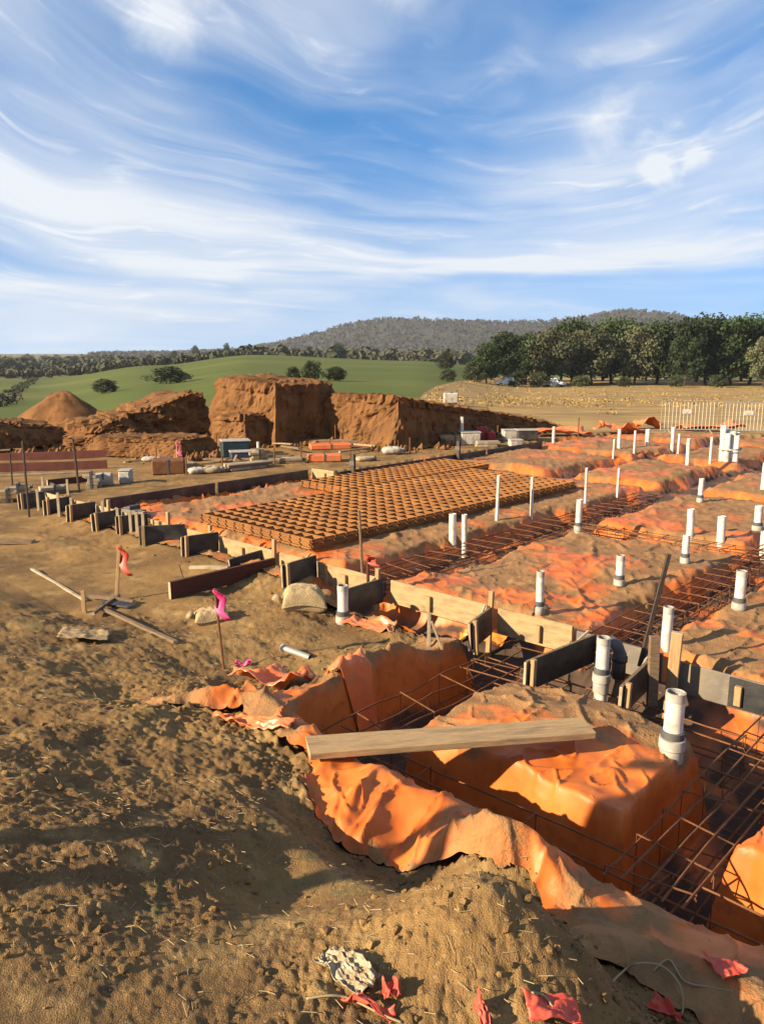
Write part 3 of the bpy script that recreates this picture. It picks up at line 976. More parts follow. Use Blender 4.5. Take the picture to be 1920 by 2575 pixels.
# ------------------------------------------------------------------ earth heaps
def heap(name, label, corner_px, dist, lenS, lenT, hts, rag=.075, taper=.16, seed=0, base=-.15, mat='bank', rot=0.0):
    """steep-sided cut of earth, sides parallel to the slab; corner_px = photo x of its nearest corner.
    hts = height at (front corner, far along -A, far along B, opposite)"""
    cx = (corner_px - 960) / 2000 * dist; cy = dist
    a = -A; b = B
    c_, s_ = math.cos(rot), math.sin(rot)
    a = np.array([a[0] * c_ - a[1] * s_, a[0] * s_ + a[1] * c_]); b = np.array([b[0] * c_ - b[1] * s_, b[0] * s_ + b[1] * c_])
    n1 = max(10, int(lenS / .07)); n2 = max(10, int(lenT / .07)); nv = 26
    # ring round the footprint
    ring = [(i / n1, 0) for i in range(n1)] + [(1, j / n2) for j in range(n2)] + [(1 - i / n1, 1) for i in range(n1)] + [(0, 1 - j / n2) for j in range(n2)]
    ring = np.array(ring); m = len(ring)

    def height(u, v):
        return (hts[0] * (1 - u) + hts[1] * u) * (1 - v) + (hts[2] * (1 - u) + hts[3] * u) * v
    rows = []
    for k in range(nv + 8):
        if k <= nv:
            f = k / nv; sh = taper * f ** 1.5
            lv = 1 - (1 - f) ** 1.0
        else:
            q = (k - nv) / 7; f = 1; sh = taper + (1 - taper) * q * .98; lv = 1 + .06 * math.sin(q * 2.2)
        mm = min(lenS, lenT) / 2
        iu = np.clip((ring[:, 0] - .5) * lenS, -lenS / 2 + sh * mm, lenS / 2 - sh * mm) / lenS + .5
        iv = np.clip((ring[:, 1] - .5) * lenT, -lenT / 2 + sh * mm, lenT / 2 - sh * mm) / lenT + .5
        x = cx + iu * lenS * a[0] + iv * lenT * b[0]; y = cy + iu * lenS * a[1] + iv * lenT * b[1]
        z = base + height(iu, iv) * min(lv, 1) + (height(iu, iv) * (lv - 1) if lv > 1 else 0)
        lump = rag * (fbm(x * 1.1 + seed, z * 1.4 + y * .7, 4, seed) + .6 * fbm(x * 4 + seed, z * 4 + y * 3, 3, seed + 4) + .5 * np.abs(fbm(x * 11 + y * 9, z * 3.5, 3, seed + 9)) + .25 * fbm(x * 22, y * 22 + z * 19, 2, seed + 13))
        per = iu * lenS + iv * lenT
        score = .035 * crease(per * 2.6 + seed, z * .35, seed + 21, 3) + .03 * crease(per * 6.1, z * .8, seed + 23, 3)
        lump = lump - score * (1 if k < nv else .3) + (.10 * np.abs(fbm(per * 4.5, z * 2, 3, seed + 27)) if nv - 3 <= k <= nv + 3 else 0)
        od = np.stack([iu - .5, iv - .5], 1); od /= np.linalg.norm(od, axis=1)[:, None] + 1e-6
        x = x + (od[:, 0] * a[0] + od[:, 1] * b[0]) * lump * 2; y = y + (od[:, 0] * a[1] + od[:, 1] * b[1]) * lump * 2
        z = z + (lump * 1.0 if k >= nv - 1 else 0)
        rows.append(np.stack([x, y, z], 1))
    V = np.concatenate(rows); nrw = len(rows)
    idx = np.arange(nrw * m).reshape(nrw, m)
    nx = np.roll(idx, -1, 1)
    Q = np.stack([idx[:-1], nx[:-1], nx[1:], idx[1:]], -1).reshape(-1, 4)[:, ::-1]
    return tag(np_mesh(name, V, Q, MAT[mat], False), label, 'earth heap')


heap('earth_heap', 'tallest square-cut orange earth heap with a dark right side', 692, 21.5, 3.2, 2.6, (1.75, 1.95, 1.7, 1.9), seed=3, taper=.2)
heap('earth_heap', 'square-cut earth heap right of the tallest one, throwing a long shadow', 1002, 20.8, 3.4, 8.6, (1.50, 1.55, .22, .3), seed=7, taper=.16)
heap('earth_heap', 'long earth heap left of the tallest one, its dark side overgrown', 225, 21.8, 3.4, 4.6, (.45, .35, 1.75, 1.5), seed=11, rag=.15, taper=.34, base=-.25)
heap('earth_heap', 'low flat bench of orange earth in front of the long heap', 455, 19.6, 3.3, 1.6, (.46, .40, .5, .42), seed=15, taper=.25, rot=.30)
heap('earth_heap', 'dark cut block of earth at the foot of the tallest heap', 615, 21.2, 1.6, 1.4, (.95, .9, 1.0, .9), seed=16, taper=.2)
heap('earth_heap', 'dark low bank of earth at the left edge of the picture', -60, 21.5, 3, 3.2, (.85, .9, .35, .4), seed=17, taper=.3)


def mound(name, label, c, rx, ry, h, seed, mat='bank'):
    n, m = 40, 16
    V = [[0, 0, h]]
    for k in range(1, m + 1):
        f = k / m
        for i in range(n):
            an = 2 * math.pi * i / n
            rr = f * (1 + .12 * math.sin(3 * an + seed) + .06 * math.sin(7 * an + seed))
            V.append([math.cos(an) * rx * rr, math.sin(an) * ry * rr, h * (1 - f) ** .95 * (1 + .2 * f)])
    V = np.array(V); V[:, 2] += .09 * h * fbm(V[:, 0] * 2.2, V[:, 1] * 2.2, 4, seed); V[-n:, 2] -= .3
    F = [(0, 1 + i, 1 + (i + 1) % n) for i in range(n)]
    for k in range(m - 1):
        for i in range(n):
            a_ = 1 + k * n + i; b_ = 1 + k * n + (i + 1) % n
            F.append((a_, a_ + n, b_ + n, b_))
    return tag(obj_mesh(name, V, F, MAT[mat], None, True, c), label, 'earth heap')


def heap_clods():
    rng = np.random.default_rng(33); iv = np.array([(1, 0, 0), (-1, 0, 0), (0, 1, 0), (0, -1, 0), (0, 0, 1), (0, 0, -1)], float)
    f = np.array([(0, 2, 4), (2, 1, 4), (1, 3, 4), (3, 0, 4), (2, 0, 5), (1, 2, 5), (3, 1, 5), (0, 3, 5)])
    P = []
    for px, d, lS, lT in ((692, 21.5, 3.2, 2.6), (1002, 20.8, 3.4, 8.6), (225, 21.8, 3.4, 4.6), (455, 19.6, 3.3, 1.6), (-60, 21.5, 3, 3.2)):
        c0 = np.array([(px - 960) / 2000 * d, d]); n = 420
        k = rng.uniform(0, 1, n); sd_ = rng.uniform(0, 1, n) < .5
        off = np.abs(rng.normal(size=n)) * .28
        q = np.where(sd_[:, None], c0 - A * (k * lS)[:, None] - B * off[:, None], c0 + B * (k * lT)[:, None] + A * off[:, None])
        P.append(q)
    P = np.concatenate(P); n = len(P); sz = .025 + .05 * rng.pareto(2.5, n).clip(0, 2.2)
    Vv = iv[None] * rng.uniform(.7, 1.3, (n, 6, 1)) * sz[:, None, None]
    z = soil(P[:, 0], P[:, 1]) + sz * .3
    V = (Vv + np.stack([P[:, 0], P[:, 1], z], 1)[:, None, :]).reshape(-1, 3)
    tag(np_mesh('heap_rubble', V, (f[None] + 6 * np.arange(n)[:, None, None]).reshape(-1, 3), MAT['bank'], False), 'fallen clods along the feet of the earth heaps', 'soil', None, 'stuff')


heap_clods()
p = depth_at(165, 33, 1060)
mound('earth_heap', 'small cone-shaped mound of spoil at the far left, before the field', (p.x, 33, -.5), 2.0, 1.6, 1.55, 4)


# ------------------------------------------------------------------ formwork along the slab edge
RZ_A = Matrix.Rotation(AX, 3, 'Z')             # local x along A
TF = .46                                       # line of the edge form
ZT_ = .16


def slab_thing(name, label, cat, s, t, z=0.0, rz=0.0, group=None, tilt=(0, 0)):
    x, y = S(s, t)
    return thing(name, label, cat, (x, y, z), (tilt[0], tilt[1], AX + rz), group)


def form_board(s0, s1, label, t=TF, ztop=ZT_, h=.25, mat='ply', group='boards of the near edge form', along='A', skew=0.0, th=.03):
    L_ = s1 - s0
    if along == 'A': root = slab_thing('form_board', label, 'form board', (s0 + s1) / 2, t, 0, skew, group)
    else: root = slab_thing('form_board', label, 'form board', t, (s0 + s1) / 2, 0, math.pi / 2 + skew, group)
    m = MB().box((0, 0, ztop - h / 2), (L_ - .012, th, h), bev=.004, jit=.003)
    m.build('panel', MAT[mat], root)
    # cleats nailed to the outer face
    k = max(1, int(L_ / .7))
    for i in range(k):
        xx = (-L_ / 2 + L_ * (i + .5) / k) + random.uniform(-.1, .1)
        MB().box((xx, -.035 if along == 'A' else .035, ztop - h * .55), (.05, .038, h * .62), bev=.003).build('cleat', MAT['oldwood' if i % 2 else 'timberz'], root)
    return root


boards = [
    (2.72, 4.75, 'dirty form board cut by the right edge, its far half still black', 'plydirty', 0.0, .10),
    (1.87, 2.66, 'grey muddy form board behind the capped pipe', 'plydirty', -.02, .13),
    (1.06, 1.84, 'clean yellow form board left of the grey muddy one', 'ply', .02, .16),
    (-.30, .94, 'long clean form board right of the pipe standing on the soil', 'ply', .0, .16),
    (-1.26, -.52, 'clean form board behind the pipe standing on the soil', 'ply', .0, .15),
    (-2.12, -1.30, 'form board above the larger sandbag', 'ply', .015, .15),
    (-3.42, -2.16, 'long form board where the red hardwood plank ends', 'ply', 0, .15),
    (-4.40, -3.46, 'form board at the front corner of the mesh stack', 'ply', -.01, .14),
    (-5.52, -4.46, 'form board ninth from the right along the near edge', 'ply', 0.01, .14),
    (-6.60, -5.58, 'form board third from the far end of the near edge', 'cream', 0, .14),
    (-7.55, -6.66, 'form board second from the far end of the near edge', 'ply', 0.02, .13),
    (-8.70, -7.62, 'last form board at the far left end of the near edge', 'cream', 0, .13),
]
for s0, s1, lab, mt, sk, zt in boards:
    form_board(s0, s1, lab, TF, zt, .25, mt, skew=sk)


x_, y_ = S(4.1, TF)
for o in list(COL.objects):
    if o.get('label', '').startswith('dirty form board cut by the right edge'):
        MB().box((.22, -.0185, .10 - .125), (1.55, .004, .235)).build('film_face', MAT['film'], o)


def brace(s, t0, length, label, h=.25, ztop=.15, skew=0.0, mat='film', strut=True):
    """piece of black film-faced ply set square to the form to hold it"""
    length = length * (.8 if s < -3 else 1)
    x, y = S(s, t0)
    zb = h1(*S(s, t0 - length / 2))
    zc = max(ztop - h, zb - .03)
    root = thing('form_brace', label, 'form brace', (x, y, 0), (0, random.uniform(-.10, .10), AX + skew), 'black braces outside the near edge form')
    MB().box((0, -length / 2, zc + h / 2), (.022, length, h), bev=.002).build('panel', MAT[mat], root)
    MB().box((0, -length - .006, zc + h / 2), (.024, .010, h), bev=.002).build('ply_edge', MAT['cream'], root)
    MB().box((0, -length / 2, zc + h + .004), (.024, length * .98, .006)).build('ply_edge', MAT['oldwood'], root)
    MB().box((.035, -length + .05, zc + h * .45), (.04, .04, h * 1.25), bev=.003).build('peg', MAT['timberz'], root)
    if strut:
        m = MB(); m.tube([(-.04, -length * .9, zc + .01), (-.04, -.04, zc + h + .03)], .012, 6); m.build('strut', MAT['cream'], root)
    return root


for s, ln, lab, sk in [
    (2.06, .92, 'black ply brace left of the capped pipe at the grey form board', -.1),
    (2.62, .85, 'black ply brace right of the capped pipe, nearest the camera', .12),
    (1.00, .52, 'black ply brace between the two clean yellow form boards', .25),
    (-.40, .62, 'black ply brace right behind the pipe standing on the soil', .0),
    (-1.42, .55, 'black ply brace just behind the larger sandbag', .1),
    (-3.30, .62, 'black ply box end near the red hardwood plank', -.2),
    (-4.05, .75, 'long low black brace at the front corner of the mesh stack', -.55),
    (-5.00, .55, 'black brace fifth from the far left end', -.3),
    (-5.75, .62, 'black brace fourth from the far left end', .1),
    (-6.55, .58, 'black brace third from the far left end', 0),
    (-7.35, .60, 'black brace second from the far left end', .1),
    (-8.3, .55, 'black brace at the far left end of the edge form', -.1)]:
    brace(s, TF - .03, ln, lab, skew=sk)

# pegs that hold the form line
for i, (s, t, hh, lab) in enumerate([
    (2.78, .36, .36, 'square timber peg right of the black braces at the capped pipe'),
    (.98, .44, .30, 'timber peg at the joint of the two clean form boards'),
    (-.44, .40, .26, 'timber peg at the left end of the long clean form board'),
    (-2.14, .40, .30, 'timber peg where the form meets the red hardwood plank'),
    (-3.44, .40, .28, 'timber peg beside the black box end'),
    (-4.43, .40, .32, 'timber peg at the front corner of the mesh stack'),
    (-6.0, .36, .30, 'timber peg among the far black braces')]):
    x, y = S(s, t)
    o = thing('timber_peg', lab, 'peg', (x, y, 0), (0, .03, AX + .2), 'pegs of the near edge form')
    w = .085 if i == 0 else .045
    MB().box((0, 0, hh / 2 - .2), (w, .045, hh + .4), bev=.004).build('shaft', MAT['timberz'], o)
    MB().box((0, 0, hh + .004), (w * 1.04, .047, .01), bev=.002).build('sawn_top', MAT['cream'], o)

# second form line along the far left side
for s0, s1, tt, lab, mt in [
    (.85, 3.05, -7.05, 'dark long form board nearest the far left corner', 'film'),
    (3.10, 5.35, -7.05, 'dark long form board in the middle of the left side form', 'film'),
    (5.55, 8.2, -6.35, 'dark form board right of the clean corner piece', 'film'),
    (8.25, 10.6, -6.35, 'dark form board further along behind the mesh stack', 'film'),
    (10.65, 13.2, -6.35, 'dark form board at the far end of the left side form', 'film')]:
    form_board(s0, s1, lab, tt, .13, .24, mt, 'boards of the left side form', 'B')
form_board(-7.05, -6.37, 'clean yellow corner piece that steps the left side form', 5.45, .15, .26, 'ply', 'boards of the left side form')
for tt, ss, lab in [(5.9, -6.28, 'black steel post before the corner step of the left form'), (9.4, -6.28, 'black steel post beside the far dark form board')]:
    x, y = S(ss, tt)
    o = thing('form_post', lab, 'post', (x, y, 0), (0, 0, AX), 'posts on the left side form')
    MB().box((0, 0, .15), (.09, .06, .62), bev=.006).build('shaft', MAT['steel'], o)
    MB().box((0, -.04, .28), (.13, .02, .10), bev=.004).build('clamp', MAT['grey'], o)

# ------------------------------------------------------------------ stack of steel mesh sheets
def mesh_sheet_data(Lx, Ly, sp=.2, r=.0065):
    m = MB()
    nx = int(round(Lx / sp)); ny = int(round(Ly / sp))
    for i in range(nx + 1):
        x = i * sp
        m.box((x, Ly / 2, .004), (2 * r, Ly + .05, 2 * r))
    for j in range(ny + 1):
        m.box((Lx / 2, j * sp, -.004), (Lx + .05, 2 * r, 2 * r))
    me = bpy.data.meshes.new('mesh_sheet')
    me.from_pydata(m.v, [], m.f); me.materials.append(MAT['meshsteel']); me.update()
    return me


ORD = ['topmost', 'second', 'third', 'fourth', 'fifth', 'sixth', 'seventh', 'eighth', 'ninth', 'tenth', 'eleventh', 'bottom']


def mesh_stack(s_right, t0, lenT, widS, count, z0, label, group, skew):
    """sheets lie along B, right-hand edge at s_right"""
    me = mesh_sheet_data(lenT, widS)
    for k in range(count):
        o = bpy.data.objects.new('mesh_sheet', me); COL.objects.link(o)
        x, y = S(s_right + random.uniform(-.016, .016), t0 + random.uniform(-.016, .016))
        o.location = (x, y, z0 + k * .0155)
        o.rotation_euler = (0, 0, AX + math.pi / 2 + skew + random.uniform(-.002, .002))
        w_ = 'bottom' if k == 0 else ORD[count - 1 - k]
        tag(o, f'rusty mesh sheet, {w_} ' + ('' if w_ in ('topmost', 'bottom') else 'from the top ') + 'of the ' + label, 'steel mesh', group)


mesh_stack(-2.2, 1.05, 6.4, 2.4, 9, .05, 'front stack on the left pad', 'mesh sheets of the front stack', -.015)
mesh_stack(-4.72, 4.2, 4.2, 1.2, 8, .05, 'narrow rear stack on the left pad', 'mesh sheets of the rear stack', .0)

# ------------------------------------------------------------------ white pipes
def pipe(px, ytop, ybase, label, dia=.1, collar=True, cap=True, tilt=0.0, group='white drain pipes standing in the slab', sink=.05, z=None, name='drain_pipe'):
    b = hit(px, ybase) if z is None else at(px, ybase, z)
    d = b.y
    h = (ybase - ytop) / 2000 * math.hypot(d, CAM_H - b.z) * 1.02
    root = thing(name, label, 'pipe', b, (random.uniform(-.02, .02), tilt + random.uniform(-.025, .025), random.uniform(0, 6)), group)
    r = dia / 2
    n = 20 if d < 9 else 12
    smooth_by_angle(MB().lathe([(r * .9, h - .04), (r * .9, h), (r, h), (r, -sink)], n).build('pipe', MAT['white'], root, True))
    smooth_by_angle(MB().lathe([(.0005, h - .035), (r * .9, h - .035)], n).build('inside', MAT['grey'], root))
    if collar:
        c = r * 1.22
        smooth_by_angle(MB().lathe([(r * .99, .135), (c, .13), (c, .09), (r, .088)], n).build('rubber_ring', MAT['grey'], root, True))
        smooth_by_angle(MB().lathe([(r * 1.0, .086), (c * 1.12, .084), (c * 1.14, .02), (c * 1.02, .012), (c * 1.0, -.07)], n).build('socket', MAT['lgrey'], root, True))
    if cap and dia > .07 and d < 9:
        smooth_by_angle(MB().lathe([(r * 1.05, h - .05), (r * 1.05, h + .004), (r * .9, h + .006), (r * .9, h - .03)], n).build('rim', MAT['lgrey'], root, True))
    return root


P_ = [
    (1687, 1742, 1886, 'nearest capped drain pipe with grey collar at the corner of the near pad', .118, True),
    (1510, 1602, 1718, 'capped pipe with collar between two black ply braces', .10, True),
    (1355, 1437, 1545, 'white pipe on the pad just behind the clean yellow form board', .075, True),
    (1555, 1397, 1475, 'white pipe with a wide collar in the middle of the large pad', .088, True),
    (1720, 1345, 1418, 'white pipe with collar in front of a slightly taller pipe', .085, True),
    (1733, 1280, 1352, 'tall white pipe directly behind a collared pipe right of centre', .10, False),
    (1810, 1298, 1366, 'stout plain pipe right of the overlapping pair', .11, False),
    (1855, 1436, 1535, 'white pipe with wide collar on the right-hand pad', .10, True),
    (1902, 1272, 1336, 'collared pipe near the right edge above the stout plain pipe', .11, True),
    (1915, 1336, 1420, 'white pipe cut by the right edge of the picture', .10, False),
    (1452, 1256, 1337, 'white pipe at the back edge of the large pad', .085, True),
    (1758, 1204, 1264, 'lone white pipe on the pad behind the cross trench', .085, True),
    (1137, 1292, 1368, 'shorter pipe of the pair in the dark trench by the mesh stack', .10, False),
    (1166, 1294, 1405, 'taller pipe of the pair in the dark trench by the mesh stack', .075, False),
    (1917, 1165, 1232, 'white pipe at the right edge beyond the lone pipe', .10, False),
    (1672, 1527, 1625, 'white pipe showing above a square timber peg', .085, False),
    (1668, 1100, 1142, 'stubby white pipe in the far row', .09, False),
]
P_[-1] = (1626, 1080, 1122, 'bright white pipe below the far orange heap', .13, False)
for px, yt, yb, lab, dia, col in P_:
    pipe(px, yt, yb, lab, dia, col, z=(-.03 if px == 1510 else (.04 if px == 1687 else None)), sink=.3)
pipe(862, 1472, 1568, 'white pipe with collar standing on the soil by the black brace', .105, True)
for px, yt, yb, lab, dia in [
    (1248, 1196, 1310, 'tall thin white rod at the right end of the mesh stack', .05),
    (1335, 1200, 1302, 'second tall thin white rod, right of the mesh stack', .05),
    (1470, 1177, 1266, 'third tall thin white rod from the mesh stack', .045),
    (1550, 1178, 1252, 'fourth tall thin white rod from the mesh stack', .045),
    (1390, 1074, 1114, 'far thin white rod at the left end of the far row', .085),
    (1540, 1105, 1156, 'far thin rod in front of the leftmost far pair', .05),
    (1555, 1080, 1128, 'far cream rod just behind another thin rod', .10),
    (1593, 1084, 1142, 'far thin rod left of the bright white far pipe', .06),
    (1688, 1076, 1140, 'tall far white rod left of a thinner twin', .10),
    (1703, 1092, 1142, 'thinner far rod right of its tall twin', .06),
    (1727, 1104, 1168, 'far white rod right of the far twins', .09),
    (1783, 1100, 1168, 'far white rod left of the bundle of pipes', .06)]:
    pipe(px, yt, yb, lab, dia, False, False, random.uniform(-.015, .015), 'thin white rods marking the slab')
# bundle of white pipes standing together
b0 = hit(1830, 1158)
bd = thing('pipe_bundle', 'bundle of white pipes standing upright at the far right', 'pipes', b0)
for k, (dx, dy, hh) in enumerate([(-.17, 0, .82), (-.06, .05, .72), (.05, -.03, .68), (.16, .02, .66), (.0, .15, .70), (-.1, -.1, .64), (.11, -.11, .60)]):
    MB().lathe([(.055, hh - .03), (.055, hh), (.066, hh), (.066, -.05)], 12, (dx, dy, 0)).build('pipe', MAT['white'], bd, True)
MB().lathe([(.265, .26), (.265, .30)], 20).build('strap', MAT['lgrey'], bd)
# bend of a black fitting behind the capped pipe
b1 = at(1556, 1668, .1)
o = thing('pipe_bend', 'black plastic pipe bend behind the capped pipe by the form', 'pipe fitting', b1)
MB().tube([(0, 0, -.12), (0, 0, .08), (-.02, .02, .14), (-.08, .05, .17)], .052, 14).build('elbow', MAT['grey'], o, True)
MB().lathe([(.058, .02), (.062, .02), (.062, .06), (.058, .06)], 14).build('ring', MAT['film'], o, True)


# ------------------------------------------------------------------ reinforcing cages in the trenches
def cage(label, s0, t0, s1, t1, wid, zt, zb, step, bars=3, sag=.02):
    """bars along a trench with square ligatures"""
    x0, y0 = S(s0, t0); x1, y1 = S(s1, t1)
    ln = math.hypot(x1 - x0, y1 - y0); an = math.atan2(y1 - y0, x1 - x0)
    root = thing('rebar_cage', label, 'rebar cage', (x0, y0, 0), (0, 0, an), 'rebar cages lying in the trenches')
    for z in (zt, zb):
        for k in range(bars):
            yy = -wid / 2 + wid * k / (bars - 1)
            pts = [Vector((ln * f, yy + random.uniform(-.006, .006), z + random.uniform(-sag, sag))) for f in np.linspace(0, 1, 7)]
            MB().tube(pts, .0065, 5).build('bar', MAT['rust'], root)
    n = int(ln / step)
    for i in range(n + 1):
        xx = i * step + random.uniform(-.03, .03) + .08
        a = wid / 2 + .012; tw = random.uniform(-.05, .05)
        MB().tube([(xx - tw, -a, zb), (xx - tw, -a, zt + .012), (xx + tw, a, zt + .012), (xx + tw, a, zb - .008), (xx - tw, -a, zb - .008)], .0055, 5).build('ligature', MAT['rust'], root)
        MB().tube([(xx - tw, -a, zt + .012), (xx - tw + .05, -a + .03, zt - .09)], .0045, 4).build('hook', MAT['rust'], root)
    return root


cage('rebar cage in the near trench running away to the right', 3.72, -2.2, 3.72, 1.2, .40, -.02, -.36, .32, 5)
cage('rebar cage in the front trench along the soil bank', 1.35, -2.05, 6.6, -2.05, .34, -.10, -.38, .75)
cage('rebar cage in the left trench under the plank', 1.43, -2.2, 1.43, .3, .40, -.14, -.38, .5)
cage('rebar cage below the near edge form', 1.2, -.15, 5.2, -.18, .34, -.14, -.38, .55)
cage('rebar cage in the trench right of the large pad', 2.05, .3, 2.05, 7.5, .38, .03, -.14, .3, 5)
cage('rebar cage in the dark trench by the mesh stack', -.9, .6, -.9, 8.0, .50, .0, -.16, .3, 5)
cage('rebar cage in the cross trench behind the large pad', -.6, 4.9, 4.6, 4.9, .40, .0, -.16, .3, 5)


# ------------------------------------------------------------------ loose boards and stakes
def lay_board(name, label, cat, p0, p1, wid, th, mat, group=None, edge=False, lift=0.0, z0=None, z1=None, bev=.004):
    """straight timber between two points (photo positions on the ground, or world vectors)"""
    a = Vector(p0) if len(p0) == 3 else hit(*p0)
    b = Vector(p1) if len(p1) == 3 else hit(*p1)
    if z0 is not None: a.z = z0
    if z1 is not None: b.z = z1
    d = b - a; ln = d.length
    hgt_ = wid if edge else th
    mid = (a + b) / 2 + Vector((0, 0, hgt_ / 2 + lift))
    o = thing(name, label, cat, mid, (0, 0, 0), group)
    o.rotation_mode = 'QUATERNION'
    x = d.normalized(); y = Vector((0, 0, 1)).cross(x).normalized(); z = x.cross(y)
    o.rotation_quaternion = Matrix((x, y, z)).transposed().to_quaternion()
    m = MB()
    n = max(2, int(ln / .12)); w2 = (th if edge else wid) / 2; h2 = hgt_ / 2
    # board with slight bow and rounded arrises
    prof = [(-w2, -h2 + bev), (-w2, h2 - bev), (-w2 + bev, h2), (w2 - bev, h2), (w2, h2 - bev), (w2, -h2 + bev), (w2 - bev, -h2), (-w2 + bev, -h2)]
    vs = []; fs = []
    for i in range(n + 1):
        f = i / n; xx = (f - .5) * ln; bow = .006 * math.sin(f * 3.1 + ln)
        vs += [(xx, py_ + random.uniform(-.001, .001), pz_ + bow) for py_, pz_ in prof]
    k = len(prof)
    for i in range(n):
        for j in range(k):
            j2 = (j + 1) % k
            fs.append((i * k + j, (i + 1) * k + j, (i + 1) * k + j2, i * k + j2))
    m.add(vs, fs)
    m.build('board', MAT[mat], o)
    for sg, i0 in ((-1, 0), (1, n * k)):
        MB().add([(v[0] + sg * .0015, v[1], v[2]) for v in vs[i0:i0 + k]], [tuple(range(k)) if sg > 0 else tuple(range(k - 1, -1, -1))]).build('sawn_end', MAT['cream'], o)
    return o


pl0 = at(775, 1892, .23); pl1 = at(1475, 1836, .17)
lay_board('plank', 'long pale pine plank bridging the near trench', 'plank', pl0, pl1, .215, .045, 'timber', bev=.005)
lay_board('plank', 'dark red hardwood plank on edge running into the form', 'plank', (428, 1508), tuple(at(690, 1440, -.08)), .19, .045, 'redwood', edge=True)
lay_board('plank', 'short black board beside the red hardwood plank', 'plank', tuple(at(578, 1440, -.1)), tuple(at(690, 1405, -.02)), .16, .03, 'film', edge=True)
lay_board('plank', 'narrow pale board lying before the black box end', 'plank', (478, 1432), (575, 1432), .06, .04, 'cream')
lay_board('batten', 'pale batten on the soil left of the dark scrap', 'batten', (80, 1436), (216, 1514), .035, .025, 'cream', lift=.01)
lay_board('batten', 'thin brown batten on the soil right of the dark scrap', 'batten', (250, 1534), (442, 1620), .045, .028, 'oldwood', lift=.012)
lay_board('batten', 'short dark batten lying in the dark scrap', 'batten', (228, 1508), (338, 1522), .05, .04, 'oldwood', lift=.02)
lay_board('batten', 'dark splintered batten across the brown batten', 'batten', (235, 1556), (300, 1508), .035, .03, 'oldwood', lift=.035)
lay_board('batten', 'half-buried old sleeper at the left edge', 'batten', (-30, 1368), (85, 1366), .12, .05, 'oldwood')
lay_board('offcut', 'black film ply offcut lying by the dark scrap', 'offcut', (262, 1520), (330, 1528), .14, .02, 'film', lift=.01)


def stake(px, ytop, ybase, label, w=.02, mat='steel', tape=None, tape_h=.25, lean=0.0, dx=0, group=None, round_=True, z=None, cat='stake'):
    b = hit(px, ybase) if z is None else at(px, ybase, z)
    k = math.hypot(b.y, CAM_H - b.z) / 2000 * 1.02
    h = (ybase - ytop) * k
    top = Vector((dx * k, lean, h))
    o = thing('marker_stake' if tape else 'stake', label, cat, b, (0, 0, 0), group)
    m = MB()
    if round_: m.tube([top * -.12, top * .5, top], w / 2, 7)
    else:
        x = top.normalized(); y = Vector((0, 1, 0)).cross(x).normalized() if abs(x.y) < .9 else Vector((1, 0, 0)); zc = x.cross(y)
        rot = Matrix((y, zc, x)).transposed()
        m.box(top * .46, (w, w * .6, h * 1.1), rot, bev=.003)
    m.build('shaft', MAT[mat], o)
    if tape:
        V = []; F = []
        n = 9
        for i in range(n + 1):
            f = i / n
            c = top * .97 + Vector((.10 * f + .03 * math.sin(f * 7), -.02 + .03 * math.sin(f * 5), -tape_h * f))
            wv = .012 + .035 * math.sin(min(1, f * 1.3) * 2.6)
            V += [c + Vector((-wv, -.012 * math.sin(f * 9), 0)), c + Vector((0, .016 * math.cos(f * 8) + .01, 0)), c + Vector((wv, -.012, .01))]
        for i in range(n):
            for q in range(2): F.append((i * 3 + q, i * 3 + q + 1, i * 3 + q + 4, i * 3 + q + 3))
        t = obj_mesh('tape', V, F, MAT[tape], o, True)
        t.modifiers.new('thick', 'SOLIDIFY').thickness = .003
        MB().tube([top * .985 + Vector((0, 0, -.02)), top * .985], w * .9, 8).build('knot', MAT[tape], o)
    return o


stake(563, 1480, 1682, 'thin dark stake with bright pink tape before the smaller sandbag', .022, 'rust', 'pink', .24, dx=-14)
stake(293, 1372, 1508, 'pale timber stake with faded red tape by the dark scrap', .035, 'timberz', 'redtape', .30, dx=16, round_=False)
stake(213, 1485, 1540, 'short pale peg at the end of the pale batten', .04, 'timberz', round_=False)
stake(912, 1285, 1470, 'tall thin brown stake at the front edge of the left pad', .030, 'oldwood', dx=-8, z=0)
stake(925, 1396, 1490, 'short red-topped stake beside the tall brown stake', .035, 'redwood', 'redtape', .10, z=.0)
stake(1612, 1395, 1655, 'long dark steel bar leaning over the form by the grey board', .035, 'steel', dx=48, z=.1, round_=False)
stake(1638, 1600, 1760, 'dark timber prop leaning against the form beside the right black brace', .075, 'oldwood', dx=-4, z=-.1, round_=False)
stake(1078, 1540, 1622, 'short pale peg driven before the black brace between clean boards', .03, 'cream', z=-.02, round_=False)
stake(1110, 1560, 1630, 'thin pale lath leaning beside the short pale peg', .02, 'cream', dx=-26, z=-.02, round_=False)
stake(466, 1420, 1470, 'thin bent wire stake before the black box end', .010, 'steel', dx=-12)
stake(33, 1140, 1228, 'leftmost dark steel picket near the far end of the form', .035, 'steel')
stake(74, 1112, 1300, 'tall dark steel picket among the far black braces', .035, 'steel')
stake(200, 1105, 1238, 'tall dark steel picket right of the maroon boards', .045, 'steel', dx=-6)
